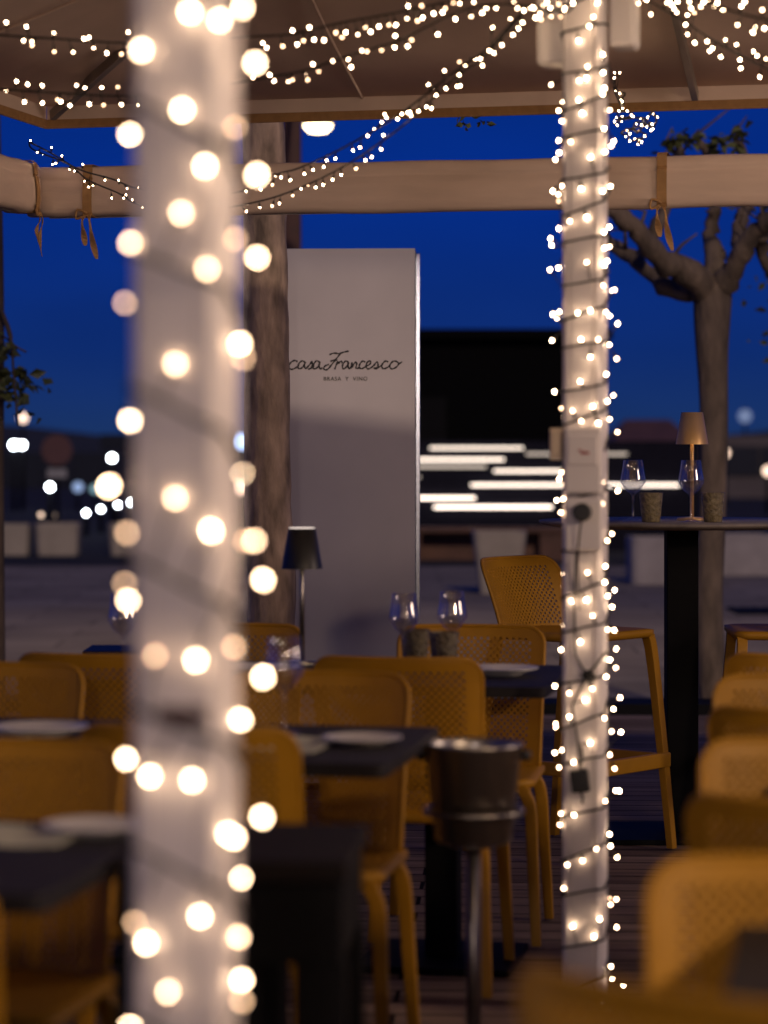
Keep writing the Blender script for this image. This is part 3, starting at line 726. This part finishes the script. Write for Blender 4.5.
# garlands
def dl(px, x0, d0, x1, d1): return d0 + (px - x0) / (x1 - x0) * (d1 - d0)
def garland(label, paths, bulbs, d0, d1, x0=520, x1=0, small=False):
    cs = [catmull([P(x, y, dl(x, x0, d0, x1, d1)) for x, y in p], 8) for p in paths]
    bs = [(P(b[0], b[1], dl(b[0], x0, d0, x1, d1) + rb.uniform(-.025, .025)), len(b) > 2) for b in bulbs]
    string_light(label, cs, bs, tuple(cs[0][0]), small=small)
A = (cr_(0, 0, 5.12, [(32,115),(135,137),(120,207),(163,213),(165,232,1),(275,170),(278,263,1),(375,267),(430,198),(455,193),(480,245),(547,272),(655,165),(622,277,1)])
   + cr_(240, 0, 4.8, [(252,147),(333,132),(275,213),(305,195,1),(205,222,1),(356,190),(403,193),(460,157,1),(508,155),(490,178,1),(565,165),(602,130,1),(627,152),(667,127),(715,118,1),(748,120)])
   + cr_(380, 0, 4.8, [(130,88),(135,30),(200,28,1),(180,100,1),(205,85),(258,65),(300,60),(313,40,1),(350,12,1),(383,17),(450,10)]) + [(175, 44), (200, 46), (222, 42), (160, 41)])
garland("upper left garland of fairy lights under the canopy", [[(-60, 30), (0, 35), (60, 39), (125, 43), (190, 42), (246, 37), (292, 34), (340, 23), (400, 12), (455, 0), (520, -12), (570, -18)]], A, 6.45, 6.85)
Bb = (cr_(0, 0, 5.12, [(85,417),(142,432),(215,438),(32,463),(125,522),(217,527),(295,510,1),(312,522),(358,540),(392,437),(435,452),(520,450),(457,533),(530,537,1),(603,447,1),(620,535),(700,540)])
   + cr_(240, 0, 4.8, [(143,360),(163,388),(232,390),(252,383,1),(313,362),(325,383,1),(350,308),(378,342,1),(445,293),(520,285),(533,322),(585,243),(610,247,1),(680,240,1),(742,227),(745,172),(110,208),(128,230),(62,372)])
   + cr_(380, 0, 4.8, [(133,222),(152,192,1),(278,165),(362,92),(437,77),(490,62),(510,38),(557,38),(640,10),(660,40),(690,50),(720,35),(740,40),(745,85),(768,65)])
   + cr_(530, 0, s59, [(15,45),(35,105),(65,115,1),(60,85),(75,35),(100,15),(120,50),(125,95),(170,25,1),(205,50),(200,65),(180,95,1),(255,18)]))
garland("second garland of fairy lights ending in a bright bunch at the post", [[(-60, 84), (0, 89), (60, 93), (125, 96), (190, 92), (257, 79), (302, 71), (348, 56), (400, 40), (422, 29), (463, 10), (500, 4), (530, 6), (552, 10), (566, 12), (574, 6)]], Bb, 6.45, 7.0)
Cc = (cr_(380, 0, 4.8, [(627,92),(685,108),(665,137),(540,133),(638,167),(585,217),(525,243),(547,255),(457,283),(482,282),(492,315),(382,298,1),(410,313),(310,340),(380,360),(232,407),(257,425),(317,425),(370,415),(385,412),(270,457),(223,513),(247,520),(185,533),(133,540),(148,555),(105,547),(85,570)])
   + cr_(240, 100, 4.267, [(617,62),(625,75),(605,95),(572,125),(545,153),(690,58),(672,80),(512,203),(482,215),(407,250),(370,258),(312,298),(358,285),(275,315),(215,342),(175,330),(150,323),(138,362,1),(88,382),(27,390)])
   + cr_(0, 100, 2.954, [(90,120),(110,155),(152,140),(183,165),(155,190),(205,205),(245,190),(262,257),(310,237),(350,237),(375,262),(408,260)]) + [(165, 190), (190, 196), (215, 194)])
garland("upper strand of the garland sagging to the left canopy corner", [[(522, 12), (500, 36), (484, 52), (453, 73), (411, 106), (381, 126), (341, 149), (299, 168), (275, 175), (240, 192), (190, 196), (139, 189), (112, 179), (78, 169), (51, 153), (29, 142)]], Cc, 6.5, 9.1, 520, 40, True)
Cd = (cr_(240, 100, 4.267, [(612,150),(602,210),(563,243),(535,257),(495,293,1),(432,320),(395,340),(355,362),(323,373),(292,362,1),(260,378),(225,407,1),(168,442),(137,452,1),(85,458),(28,475)])
   + cr_(0, 100, 2.954, [(127,160),(165,187),(220,210),(250,240),(275,253),(330,290),(372,280),(365,290),(390,295),(420,317)]) + [(410, 112), (160, 208), (200, 212)])
garland("lower strand of the sagging garland in front of the rolled curtain", [[(522, 14), (486, 55), (455, 78), (413, 117), (381, 142), (341, 168), (292, 191), (247, 204), (190, 212), (140, 205), (118, 193), (88, 180), (68, 164), (34, 150), (29, 142)]], Cd, 6.55, 9.15, 520, 40, True)
Ff = cr_(620, 0, 5.19, [(97,17),(137,0),(160,75),(243,15),(280,45),(300,10),(295,65),(340,128),(350,80),(385,68,1),(350,178),(388,222),(453,215),(465,265),(480,250),(523,295),(547,207),(605,233),(622,310),(627,355),(693,268),(712,290),(757,307),(725,400)])
garland("garland of fairy lights falling steeply to the right edge", [[(600, -35), (649, 0), (684, 21), (716, 42), (768, 69), (820, 90)]], Ff, 6.5, 7.0, 600, 800)
Gg = cr_(620, 0, 5.19, [(360,10),(370,42),(420,35),(435,10),(475,20),(505,15),(535,48),(630,32),(648,10),(738,52),(610,130),(700,142),(690,168),(750,147), (455, 5), (490, 32), (270, 25), (255, 5)])
garland("dense upper garland at the top right corner", [[(600, -45), (660, -14), (712, 4), (736, 12), (768, 20), (830, 32)]], Gg, 6.5, 6.3, 600, 800)

# ------------------------------------------------------------------ things fixed to the posts
def post_thing(name, label, cat, px, py, d=D2):
    X = X2 if d == D2 else X1
    front = Vector((X, d, 0)) - AX * .0495
    u = ((px - CX) / F * front.y - front.x) / RX.x
    p = front + RX * u; p.z = P(0, py, front.y).z
    return thing(name, label, cat, tuple(p), -TH)
sF = F / (D2 - .05)
jb = post_thing("junction_box", "off white electrical box with a red mark and a plugged socket", "electrical box", 585, 497)
k = MB(); k.add([], []); h1 = 66 / sF; h2 = 54 / sF; wb = 38 / sF
k = MB(); k.box((0, -.022, .008 + h1 / 2), (wb, .042, h1)); part("breaker_housing", k, M['plastic'], jb, .008)
k = MB(); k.box((0, -.045, .008 + h1 * .66), (wb * .78, .006, h1 * .46)); part("cover_flap", k, M['plastic'], jb, .006)
k = MB(); k.box((.006, -.0495, .008 + h1 * .62), (.020, .002, .007)); k.box((-.006, -.0495, .008 + h1 * .66), (.008, .002, .004)); part("red_mark", k, M['red'], jb)
k = MB(); k.box((0, -.019, -h2 / 2), (wb * .98, .036, h2)); part("socket_housing", k, M['plastic'], jb, .008)
k = MB(); q = [(.022 * math.cos(a), .022 * math.sin(a)) for a in [2 * math.pi * i / 20 for i in range(20)]]
k.add([(x, y, z - .035) for y in (-.036, -.075) for x, z in q], [tuple(range(20)), tuple(range(20, 40))[::-1]] + [(i, 20 + i, 20 + (i + 1) % 20, (i + 1) % 20) for i in range(20)], True)
part("plug", k, M['dark'], jb, .004)
k = MB(); k.tube(catmull([(0, -.07, -.05), (-.006, -.06, -.09), (-.012, -.045, -.14), (-.014, -.02, -.2), (-.013, -.01, -.27)], 5), .0022, 6); part("cord", k, M['cable'], jb)
js = post_thing("junction_box", "small beige connector box on the left flank of the sharper post", "electrical box", 558, 444)
k = MB(); k.box((-.002, .010, 0), (.032, .05, 32 / sF)); part("housing", k, M['plasticd'], js, .004)
k = MB(); k.box((-.002, -.018, 0), (.024, .006, 24 / sF)); part("lid", k, M['plasticd'], js, .002)
pa = post_thing("power_adapter", "black plug adapter hanging on the lower part of the sharper post", "power adapter", 581, 780)
k = MB(); k.box((0, -.016, 0), (.042, .03, .054), Matrix.Rotation(R(-8), 4, 'Y')); part("body", k, M['dark'], pa, .004)
k = MB(); k.tube([(.004, -.008, -.055), (.006, -.012, -.04), (.0, -.014, -.027), (0, -.014, .027), (.004, -.01, .05), (.002, -.006, .08)], .0027, 6); part("cord", k, M['cable'], pa)
p1 = post_thing("wall_plate", "dark red name plate fixed to the near white post", "plate", 183, 715, D1)
k = MB(); k.box((0, -.004, 0), (.054, .006, .018)); part("plate", k, M['brown'], p1, .001)
k = MB(); k.box((0, -.0015, 0), (.062, .003, .026)); part("backing", k, M['plastic'], p1)

# ------------------------------------------------------------------ chairs
def back_mesh(w0, w1, z0, z1, y0, y1, curve, cell=.0098, border=.04, cr=.05):
    """perforated back: u across, v up"""
    W = w1; H = z1 - z0; nu = int(round(W / cell)); nv = int(round(H / cell)); nu += nu % 2
    k = MB(); vid = {}
    def pos(u, v):              # u in -1..1, v in 0..1
        wv = w0 + (w1 - w0) * v
        # round the top corners
        dz = (1 - v) * H; half = wv / 2
        if dz < cr: half -= cr - math.sqrt(max(0, cr * cr - (cr - dz) ** 2))
        x = u * half
        y = y0 + (y1 - y0) * (v ** 1.25) - curve * (abs(x) / (w1 / 2)) ** 2.2
        return (x, y, z0 + v * H)
    def vert(i, j):
        key = (i, j)
        if key not in vid:
            vid[key] = len(k.v); k.v.append(Vector(pos(-1 + 2 * i / nu, j / nv)))
        return vid[key]
    def extra(u, v): k.v.append(Vector(pos(u, v))); return len(k.v) - 1
    bu = int(round(border / cell)); bvt = int(round(border * .75 / cell)); bvb = 2
    for i in range(nu):
        for j in range(nv):
            a, b, c, d = vert(i, j), vert(i + 1, j), vert(i + 1, j + 1), vert(i, j + 1)
            hole = bu <= i < nu - bu and bvb <= j < nv - bvt and (i + j) % 2 == 0
            if not hole: k.f.append([a, b, c, d]); k.sm.append(True)
            else:
                uc, vc = -1 + 2 * (i + .5) / nu, (j + .5) / nv; du, dv = .92 / nu, .46 / nv
                du *= .86; dv *= .86
                p_, q_, r_, s_ = extra(uc - du, vc - dv), extra(uc + du, vc - dv), extra(uc + du, vc + dv), extra(uc - du, vc + dv)
                for f in ((a, b, q_, p_), (b, c, r_, q_), (c, d, s_, r_), (d, a, p_, s_)):
                    k.f.append(list(f)); k.sm.append(True)
    return k
def make_chair(label, seat_z, top_z, stool=False):
    t = thing("bar_stool" if stool else "dining_chair", label, "bar stool" if stool else "chair", (0, 0, 0), 0, "ochre bar stools" if stool else "ochre perforated chairs")
    zb = seat_z - .01
    bm = back_mesh(.40, .42, zb, top_z, .185, .275, .055)
    o = part("backrest", bm, M['chair'], t)
    so = o.modifiers.new("solid", 'SOLIDIFY'); so.thickness = .006; so.offset = 0
    me_ = bpy.data.meshes.new_from_object(o.evaluated_get(bpy.context.evaluated_depsgraph_get()))
    o.modifiers.clear(); me_.name = "backrest"; o.data = me_
    # stout rim round the panel
    k = MB(); rim = []
    w0, w1, H = .40, .42, top_z - zb
    def bp(u, v):
        wv = w0 + (w1 - w0) * v; dz = (1 - v) * H; half = wv / 2; cr = .05
        if dz < cr: half -= cr - math.sqrt(max(0, cr * cr - (cr - dz) ** 2))
        x = u * half; return Vector((x, .185 + .09 * (v ** 1.25) - .055 * (abs(x) / .21) ** 2.2, zb + v * H))
    vv = [i / 14 for i in range(12)] + [.83, .87, .9, .93, .955, .975, .99]
    rim = [bp(-1, v) for v in vv] + [bp(-1 + 2 * i / 16, 1) for i in range(17)] + [bp(1, v) for v in vv[::-1]]
    k.tube(rim, .0062, 8); part("back_frame", k, M['chair'], t)
    # seat: gently dished panel with rounded front corners and a downturned lip
    k = MB(); n = 16; vs = []; th = .022
    poly = rrect(.43, .41, .05, 5); cx_, cy_ = 0, -.005
    rings = [(1.0, -.014), (1.0, 0), (.9, .004), (.6, -.004), (.25, -.010)]
    kk = len(poly)
    for s_, dz in rings: vs += [(x * s_, cy_ + y * s_, seat_z + dz) for x, y in poly]
    fs = [(L * kk + i, L * kk + (i + 1) % kk, (L + 1) * kk + (i + 1) % kk, (L + 1) * kk + i) for L in range(len(rings) - 1) for i in range(kk)]
    fs.append(tuple((len(rings) - 1) * kk + i for i in range(kk)))
    lo_ = len(vs); vs += [(x * .95, cy_ + y * .95, seat_z - .016 - th * .4) for x, y in poly]
    fs += [(lo_ + (i + 1) % kk, lo_ + i, i, (i + 1) % kk)[::-1] for i in range(kk)]; fs.append(tuple(lo_ + i for i in range(kk))[::-1])
    k.add(vs, fs, True)
    part("seat", k, M['chair'], t)
    sp_ = .05 if stool else .03
    for sx_ in (-1, 1):
        for fr in (0, 1):
            y_t = -.185 if fr else .165; y_b = -.185 - sp_ * 1.1 if fr else .165 + sp_ * 1.6
            top = Vector((sx_ * .192, y_t, seat_z - .012)); bot = Vector((sx_ * (.192 + sp_), y_b, .004))
            k = MB(); pts = catmull([top + Vector((-sx_ * .03, -.0 if fr else 0, .0)), top + Vector((sx_ * .008, 0, -.05)), top.lerp(bot, .5) + Vector((sx_ * .004, 0, 0)), bot], 5)
            vs = []; m_ = len(pts)
            for i, p in enumerate(pts):
                f = i / (m_ - 1); wx = (.038 - .012 * f) / 2; wy = (.036 - .010 * f) / 2
                if i < 3: wx += .010
                for a_, b_ in ((-1, -1), (1, -1), (1, 1), (-1, 1)): vs.append(p + Vector((a_ * wx, b_ * wy, 0)))
            fs = [(i * 4 + j, (i + 1) * 4 + j, (i + 1) * 4 + (j + 1) % 4, i * 4 + (j + 1) % 4) for i in range(m_ - 1) for j in range(4)] + [(0, 1, 2, 3), tuple((m_ - 1) * 4 + j for j in range(4))[::-1]]
            k.add(vs, fs); part("leg", k, M['chair'], t, .006)
    if stool:
        zf = .30; f = 1 - zf / seat_z; xw_ = .192 + sp_ * f; yf = -.185 - sp_ * 1.1 * f; yr = .165 + sp_ * 1.6 * f
        k = MB(); k.box((0, yf - .004, zf), (2 * xw_ + .05, .028, .05)); part("footrest", k, M['chair'], t, .006)
        for sx_ in (-1, 1):
            k = MB(); k.box((sx_ * xw_, (yf + yr) / 2, zf), (.024, yr - yf, .045)); part("stretcher", k, M['chair'], t, .005)
    return t
proto = {}
def chair(xc, d, facing, label, th=11.0, stool=False):
    """xc, d: where the middle of the backrest's top edge stands; facing 'cam' or 'away' or degrees"""
    base_rz = {'cam': 0.0, 'away': math.pi}.get(facing, None)
    rz = (base_rz - R(th)) if base_rz is not None else R(facing)
    bd_ = Vector((-math.sin(rz), math.cos(rz), 0)) * .275
    loc = Vector((xc, d, 0)) - bd_
    if stool not in proto:
        proto[stool] = make_chair(label, .735 if stool else .445, .968 if stool else .83, stool)
        t = proto[stool]; t.location = loc; t.rotation_euler.z = rz; return t
    return dup(proto[stool], loc, rz, label)
chair(.258, 7.82, 'cam', "ochre chair behind the two wine glasses, facing the viewer", 8)
chair(-.43, 7.88, 'cam', "ochre chair behind the black table lamp at the trunk's foot", 8)
chair(.022, 6.60, 'away', "ochre chair seen from behind in front of the wine glass table", 10)
chair(-.72, 6.70, 'away', "ochre chair seen from behind at the left beside the near post", 10)
chair(-.14, 6.22, 'cam', "ochre chair facing the viewer behind the table left of the bucket", 9)
chair(-.90, 6.46, 'cam', "ochre chair at the left edge behind the table with the white plate", 9)
chair(-.375, 4.97, 'away', "ochre chair from behind between the near post and the bucket", 12)
chair(-.645, 4.78, 'cam', "wide blurred ochre chair left of the near post facing the viewer", 10)
chair(-.69, 3.26, 'away', "ochre chair of which only a side shows at the lower left edge", 6)
for x0, d, f, lb in [(.83, 6.66, 'away', "farthest ochre chair at the right edge, back turned"), (.745, 6.13, 'cam', "ochre chair at the right edge beside the high table leg, facing the viewer"),
                     (.62, 5.29, 'away', "ochre chair in the middle of the right row, back turned"), (.56, 4.80, 'cam', "ochre chair in the middle of the right row, facing the viewer"),
                     (.425, 3.93, 'away', "dim ochre chair directly behind the large bright one at right"), (.333, 3.42, 'cam', "large bright ochre chair at the lower right facing the viewer"),
                     (.05, 2.57, 141, "closest ochre chair cut by the bottom edge")]:
    chair(x0 + (.19 if f == 'away' else .21), d, f, lb, 26 if f == 'away' else 7)
# stools at the high table
chair(.41, 9.22, 50, "ochre bar stool left of the high table, half behind the post", stool=True)
chair(1.64, 9.1, -92, "ochre bar stool at the right edge beside the high table", stool=True)

# ------------------------------------------------------------------ tables
def make_table(label):
    t = thing("dining_table", label, "table", (0, 0, 0), 0, "dark dining tables")
    k = MB(); k.prism(rrect(.62, .68, .02, 3), .722, .75); part("tabletop", k, M['top'], t, .003)
    k = MB(); k.box((0, 0, .37), (.085, .085, .70)); part("pedestal", k, M['black'], t, .004)
    k = MB(); k.box((0, 0, .009), (.40, .40, .018)); part("base_plate", k, M['black'], t, .003)
    k = MB(); k.box((0, 0, .715), (.34, .34, .012)); part("bracket", k, M['black'], t)
    return t
tp = None
for x, y, lb in [(.155, 7.12, "dark table carrying two wine glasses and the black lamp's neighbour plate"), (-.50, 7.24, "dark table carrying the black table lamp"),
                 (-.245, 5.50, "dark table left of the champagne bucket"), (-.93, 5.66, "dark table at the left edge with a white plate"),
                 (-.70, 4.02, "close dark table at the lower left with a pale mat"),
                 (1.10, 5.76, "dark table hidden among the right chairs, farthest"), (.92, 4.40, "dark table hidden among the right chairs, middle"), (.70, 3.06, "dark table at the lower right corner under the bright chair")]:
    rz = -R(10)
    if tp is None: tp = make_table(lb); tp.location = (x, y, 0); tp.rotation_euler.z = rz
    else: dup(tp, (x, y, 0), rz, lb)
tp["label"] = "dark table carrying two wine glasses in front of the ochre chair"
# high table
ht = thing("high_table", "round black high table on a thick square column at the right", "table", (PF(682, 9.4).x - .003, 9.4, 0))
k = MB(); k.lathe([(.001, 1.068), (.44, 1.068), (.485, 1.078), (.492, 1.084), (.49, 1.09), (.001, 1.09)], (0, 0, 0), 64); part("tabletop", k, M['hightop'], ht)
k = MB(); k.box((0, 0, .543), (.108, .108, 1.05)); part("column", k, M['black'], ht, .004)
k = MB(); k.box((0, 0, .009), (.56, .46, .018)); part("base_plate", k, M['black'], ht, .003)
# black side table
sd = thing("side_table", "small black box topped side table beside the near post", "side table", (-.21, 4.12, 0), -R(4))
k = MB(); k.box((0, 0, .735), (.34, .40, .03)); part("tabletop", k, mat("black_stained_wood", (.012, .009, .009), .7, spec=.1, var=.4, scale=8, bump=.1), sd, .003)
k = MB(); k.box((0, 0, .66), (.325, .385, .12)); part("apron", k, M['black'], sd, .003)
for x in (-.13, 0.0, .13):
    for y in (-.16, .16):
        if x == 0 and y > 0: continue
        k = MB(); k.box((x, y, .30), (.075, .06, .60)); part("leg", k, M['black'], sd, .003)
k = MB(); k.box((0, 0, .12), (.30, .36, .02)); part("shelf", k, M['black'], sd, .002)

# ------------------------------------------------------------------ champagne bucket
bx = PF(473.5, 5.62)
st = thing("bucket_stand", "slim steel floor stand holding the champagne bucket", "bucket stand", (bx.x, 5.62, 0))
k = MB(); k.tube([(0, 0, .012), (0, 0, .528)], .015, 14); part("pole", k, M['steel'], st)
k = MB(); k.lathe([(.001, .0), (.13, .0), (.13, .006), (.05, .012), (.018, .02)], (0, 0, 0), 32); part("base", k, M['steel'], st)
k = MB(); k.lathe([(.098, .592), (.104, .588), (.107, .594), (.104, .600), (.098, .597)], (0, 0, 0), 40); part("ring", k, M['steel'], st)
k = MB(); k.lathe([(.001, .522), (.05, .522), (.06, .528), (.001, .530)], (0, 0, 0), 24); part("tray", k, M['steel'], st)
bk = thing("champagne_bucket", "dark polished champagne bucket standing in its floor stand", "bucket", (bx.x, 5.62, .531))
k = MB(); k.lathe([(.001, .0), (.074, 0), (.080, .006), (.098, .19), (.103, .197), (.104, .203), (.101, .205), (.097, .2), (.095, .19), (.077, .01), (.001, .008)], (0, 0, 0), 48); part("body", k, M['steel'], bk)
for s_ in (-1, 1):
    k = MB(); k.lathe([(.001, -.012), (.010, -.008), (.012, 0), (.010, .008), (.001, .012)], (s_ * .108, 0, .178), 12); k.tube([(s_ * .092, 0, .178), (s_ * .106, 0, .178)], .006, 8); part("handle", k, M['dark'], bk)

# ------------------------------------------------------------------ tableware
def wine_glass_parts(t, h=.20, r=.042):
    k = MB()
    k.lathe([(.001, .0), (.034, .0), (.035, .0015), (.020, .005), (.006, .010), (.0042, .02), (.0036, .06), (.0042, .084), (.010, .092), (.024, .102), (r, .130), (r * .98, .140), (.036, .165), (.0315, h),
             (.0305, h + .0006), (.0297, h), (.0345, .165), (r * .98 - .0014, .140), (r - .0015, .131), (.023, .1045), (.009, .0955), (.001, .0945)], (0, 0, 0), 40)
    return k
WG = wine_glass_parts(None).mesh("wine_glass", M['glass'])
def wine_glass(x, y, z, label, sc=1.0):
    o = part("wine_glass", WG, M['glass']); o.location = (x, y, z); o.scale = (sc,) * 3
    return props(o, label, "wine glass", "wine glasses")
kt = MB(); kt.lathe([(.001, 0), (.029, 0), (.031, .003), (.041, .098), (.0395, .099), (.038, .098), (.0285, .008), (.001, .007)], (0, 0, 0), 36)
TM = kt.mesh("tumbler", M['tumbler'])
def tumbler(x, y, z, label, sc=1.0):
    o = part("tumbler", TM, M['tumbler']); o.location = (x, y, z); o.scale = (sc,) * 3
    return props(o, label, "tumbler", "smoked tumblers")
kp = MB(); kp.lathe([(.001, .004), (.05, .004), (.052, .0), (.058, .0), (.060, .004), (.098, .016), (.102, .019), (.100, .021), (.094, .018), (.058, .007), (.001, .006)], (0, 0, 0), 44)
PM = kp.mesh("plate", M['plate'])
def plate(x, y, z, label, sc=1.0):
    o = part("plate", PM, M['plate']); o.location = (x, y, z); o.scale = (sc,) * 3
    return props(o, label, "plate", "white plates")
TZ, HZ = .7505, 1.0905
def at(px, d): return (px - CX) / F * d
wine_glass(at(633, 9.22), 9.22, HZ, "left wine glass on the high table beside the post", 1.04)
wine_glass(at(691, 9.12), 9.12, HZ, "right wine glass on the high table in front of the gold lamp", 1.04)
tumbler(at(651, 9.16), 9.16, HZ, "smoked tumbler between the two high table wine glasses")
tumbler(at(713, 9.16), 9.16, HZ, "smoked tumbler right of the gold lamp on the high table")
wine_glass(at(404, 7.33), 7.33, TZ, "left of the two wine glasses in front of the ochre chair")
wine_glass(at(452, 7.42), 7.42, TZ, "right of the two wine glasses in front of the ochre chair")
tumbler(at(415, 7.38), 7.38, TZ, "smoked tumbler behind the left of the two wine glasses")
tumbler(at(444, 7.28), 7.28, TZ, "dark tumbler in front of the right of the two wine glasses")
wine_glass(at(123, 7.3), 7.3, TZ, "lone wine glass left of the near post on the lamp table", 1.0)
wine_glass(at(284, 5.66), 5.66, TZ, "blurred wine glass right of the near post, below the black lamp", 1.0)
plate(at(500, 7.1), 7.1, TZ, "white plate on the table with the two wine glasses")
plate(at(262, 7.15), 7.15, TZ, "white plate beside the black table lamp")
plate(at(362, 5.45), 5.45, TZ, "white plate on the table left of the bucket", .8)
plate(at(40, 5.62), 5.62, TZ, "white plate on the table at the left edge")
plate(at(95, 4.2), 4.2, TZ, "blurred white plate on the close table at the lower left", .8)
plate(at(850, 2.93), 2.93, TZ, "white plate at the lower right corner", .7)
def mat_paper(x, y, z, label, wd, dp, rz):
    k = MB(); n = 8; vs = []
    for i in range(n + 1):
        for j in range(2): vs.append((-wd / 2 + wd * i / n, -dp / 2 + dp * j, .002 + .002 * math.sin(i * .9)))
    k.add(vs, [(2 * i, 2 * i + 2, 2 * i + 3, 2 * i + 1) for i in range(n)])
    o = part("place_mat", k, M['napkin']); so = o.modifiers.new("s", 'SOLIDIFY'); so.thickness = .002; so.offset = 1
    o.location = (x, y, z); o.rotation_euler.z = rz; return props(o, label, "place mat", "pale place mats")
mat_paper(at(290, 5.42), 5.42, TZ, "pale place mat on the table left of the bucket", .16, .30, -R(10))
mat_paper(at(14, 4.16), 4.16, TZ, "pale place mat on the close lower left table", .20, .20, -R(10))
mat_paper(at(-8, 5.55), 5.55, TZ, "pale place mat on the left edge table", .16, .28, -R(10))

def table_lamp(x, y, z, label, m, power, mst):
    t = thing("table_lamp", label, "lamp", (x, y, z), 0, "cordless table lamps")
    k = MB(); k.lathe([(.001, 0), (.052, 0), (.053, .004), (.050, .010), (.001, .011)], (0, 0, 0), 36); part("base", k, mst, t)
    k = MB(); k.tube([(0, 0, .010), (0, 0, .352)], .0068, 12); part("stem", k, mst, t)
    k = MB(); k.lathe([(.056, .262), (.0375, .372), (.0362, .372), (.0546, .262), (.056, .262)], (0, 0, 0), 40); part("shade", k, m, t)
    k = MB(); k.lathe([(.001, .350), (.034, .350), (.034, .353), (.001, .3535)], (0, 0, 0), 24); part("diffuser", k, M['shadein'], t)
    if m is M["dark"]: k = MB(); k.lathe([(.001, .3745), (.034, .3745), (.0365, .3715), (.001, .3712)], (0, 0, 0), 24); part("top_glass", k, M['topglow'], t)
    return t
table_lamp(at(302, 7.42), 7.42, TZ, "black cone shaded table lamp in front of the sign", M['dark'], 1, M['steel'])
table_lamp(at(692, 9.36), 9.36, HZ, "gold cone shaded table lamp on the high table", M['gold'], 1, M['gold'])
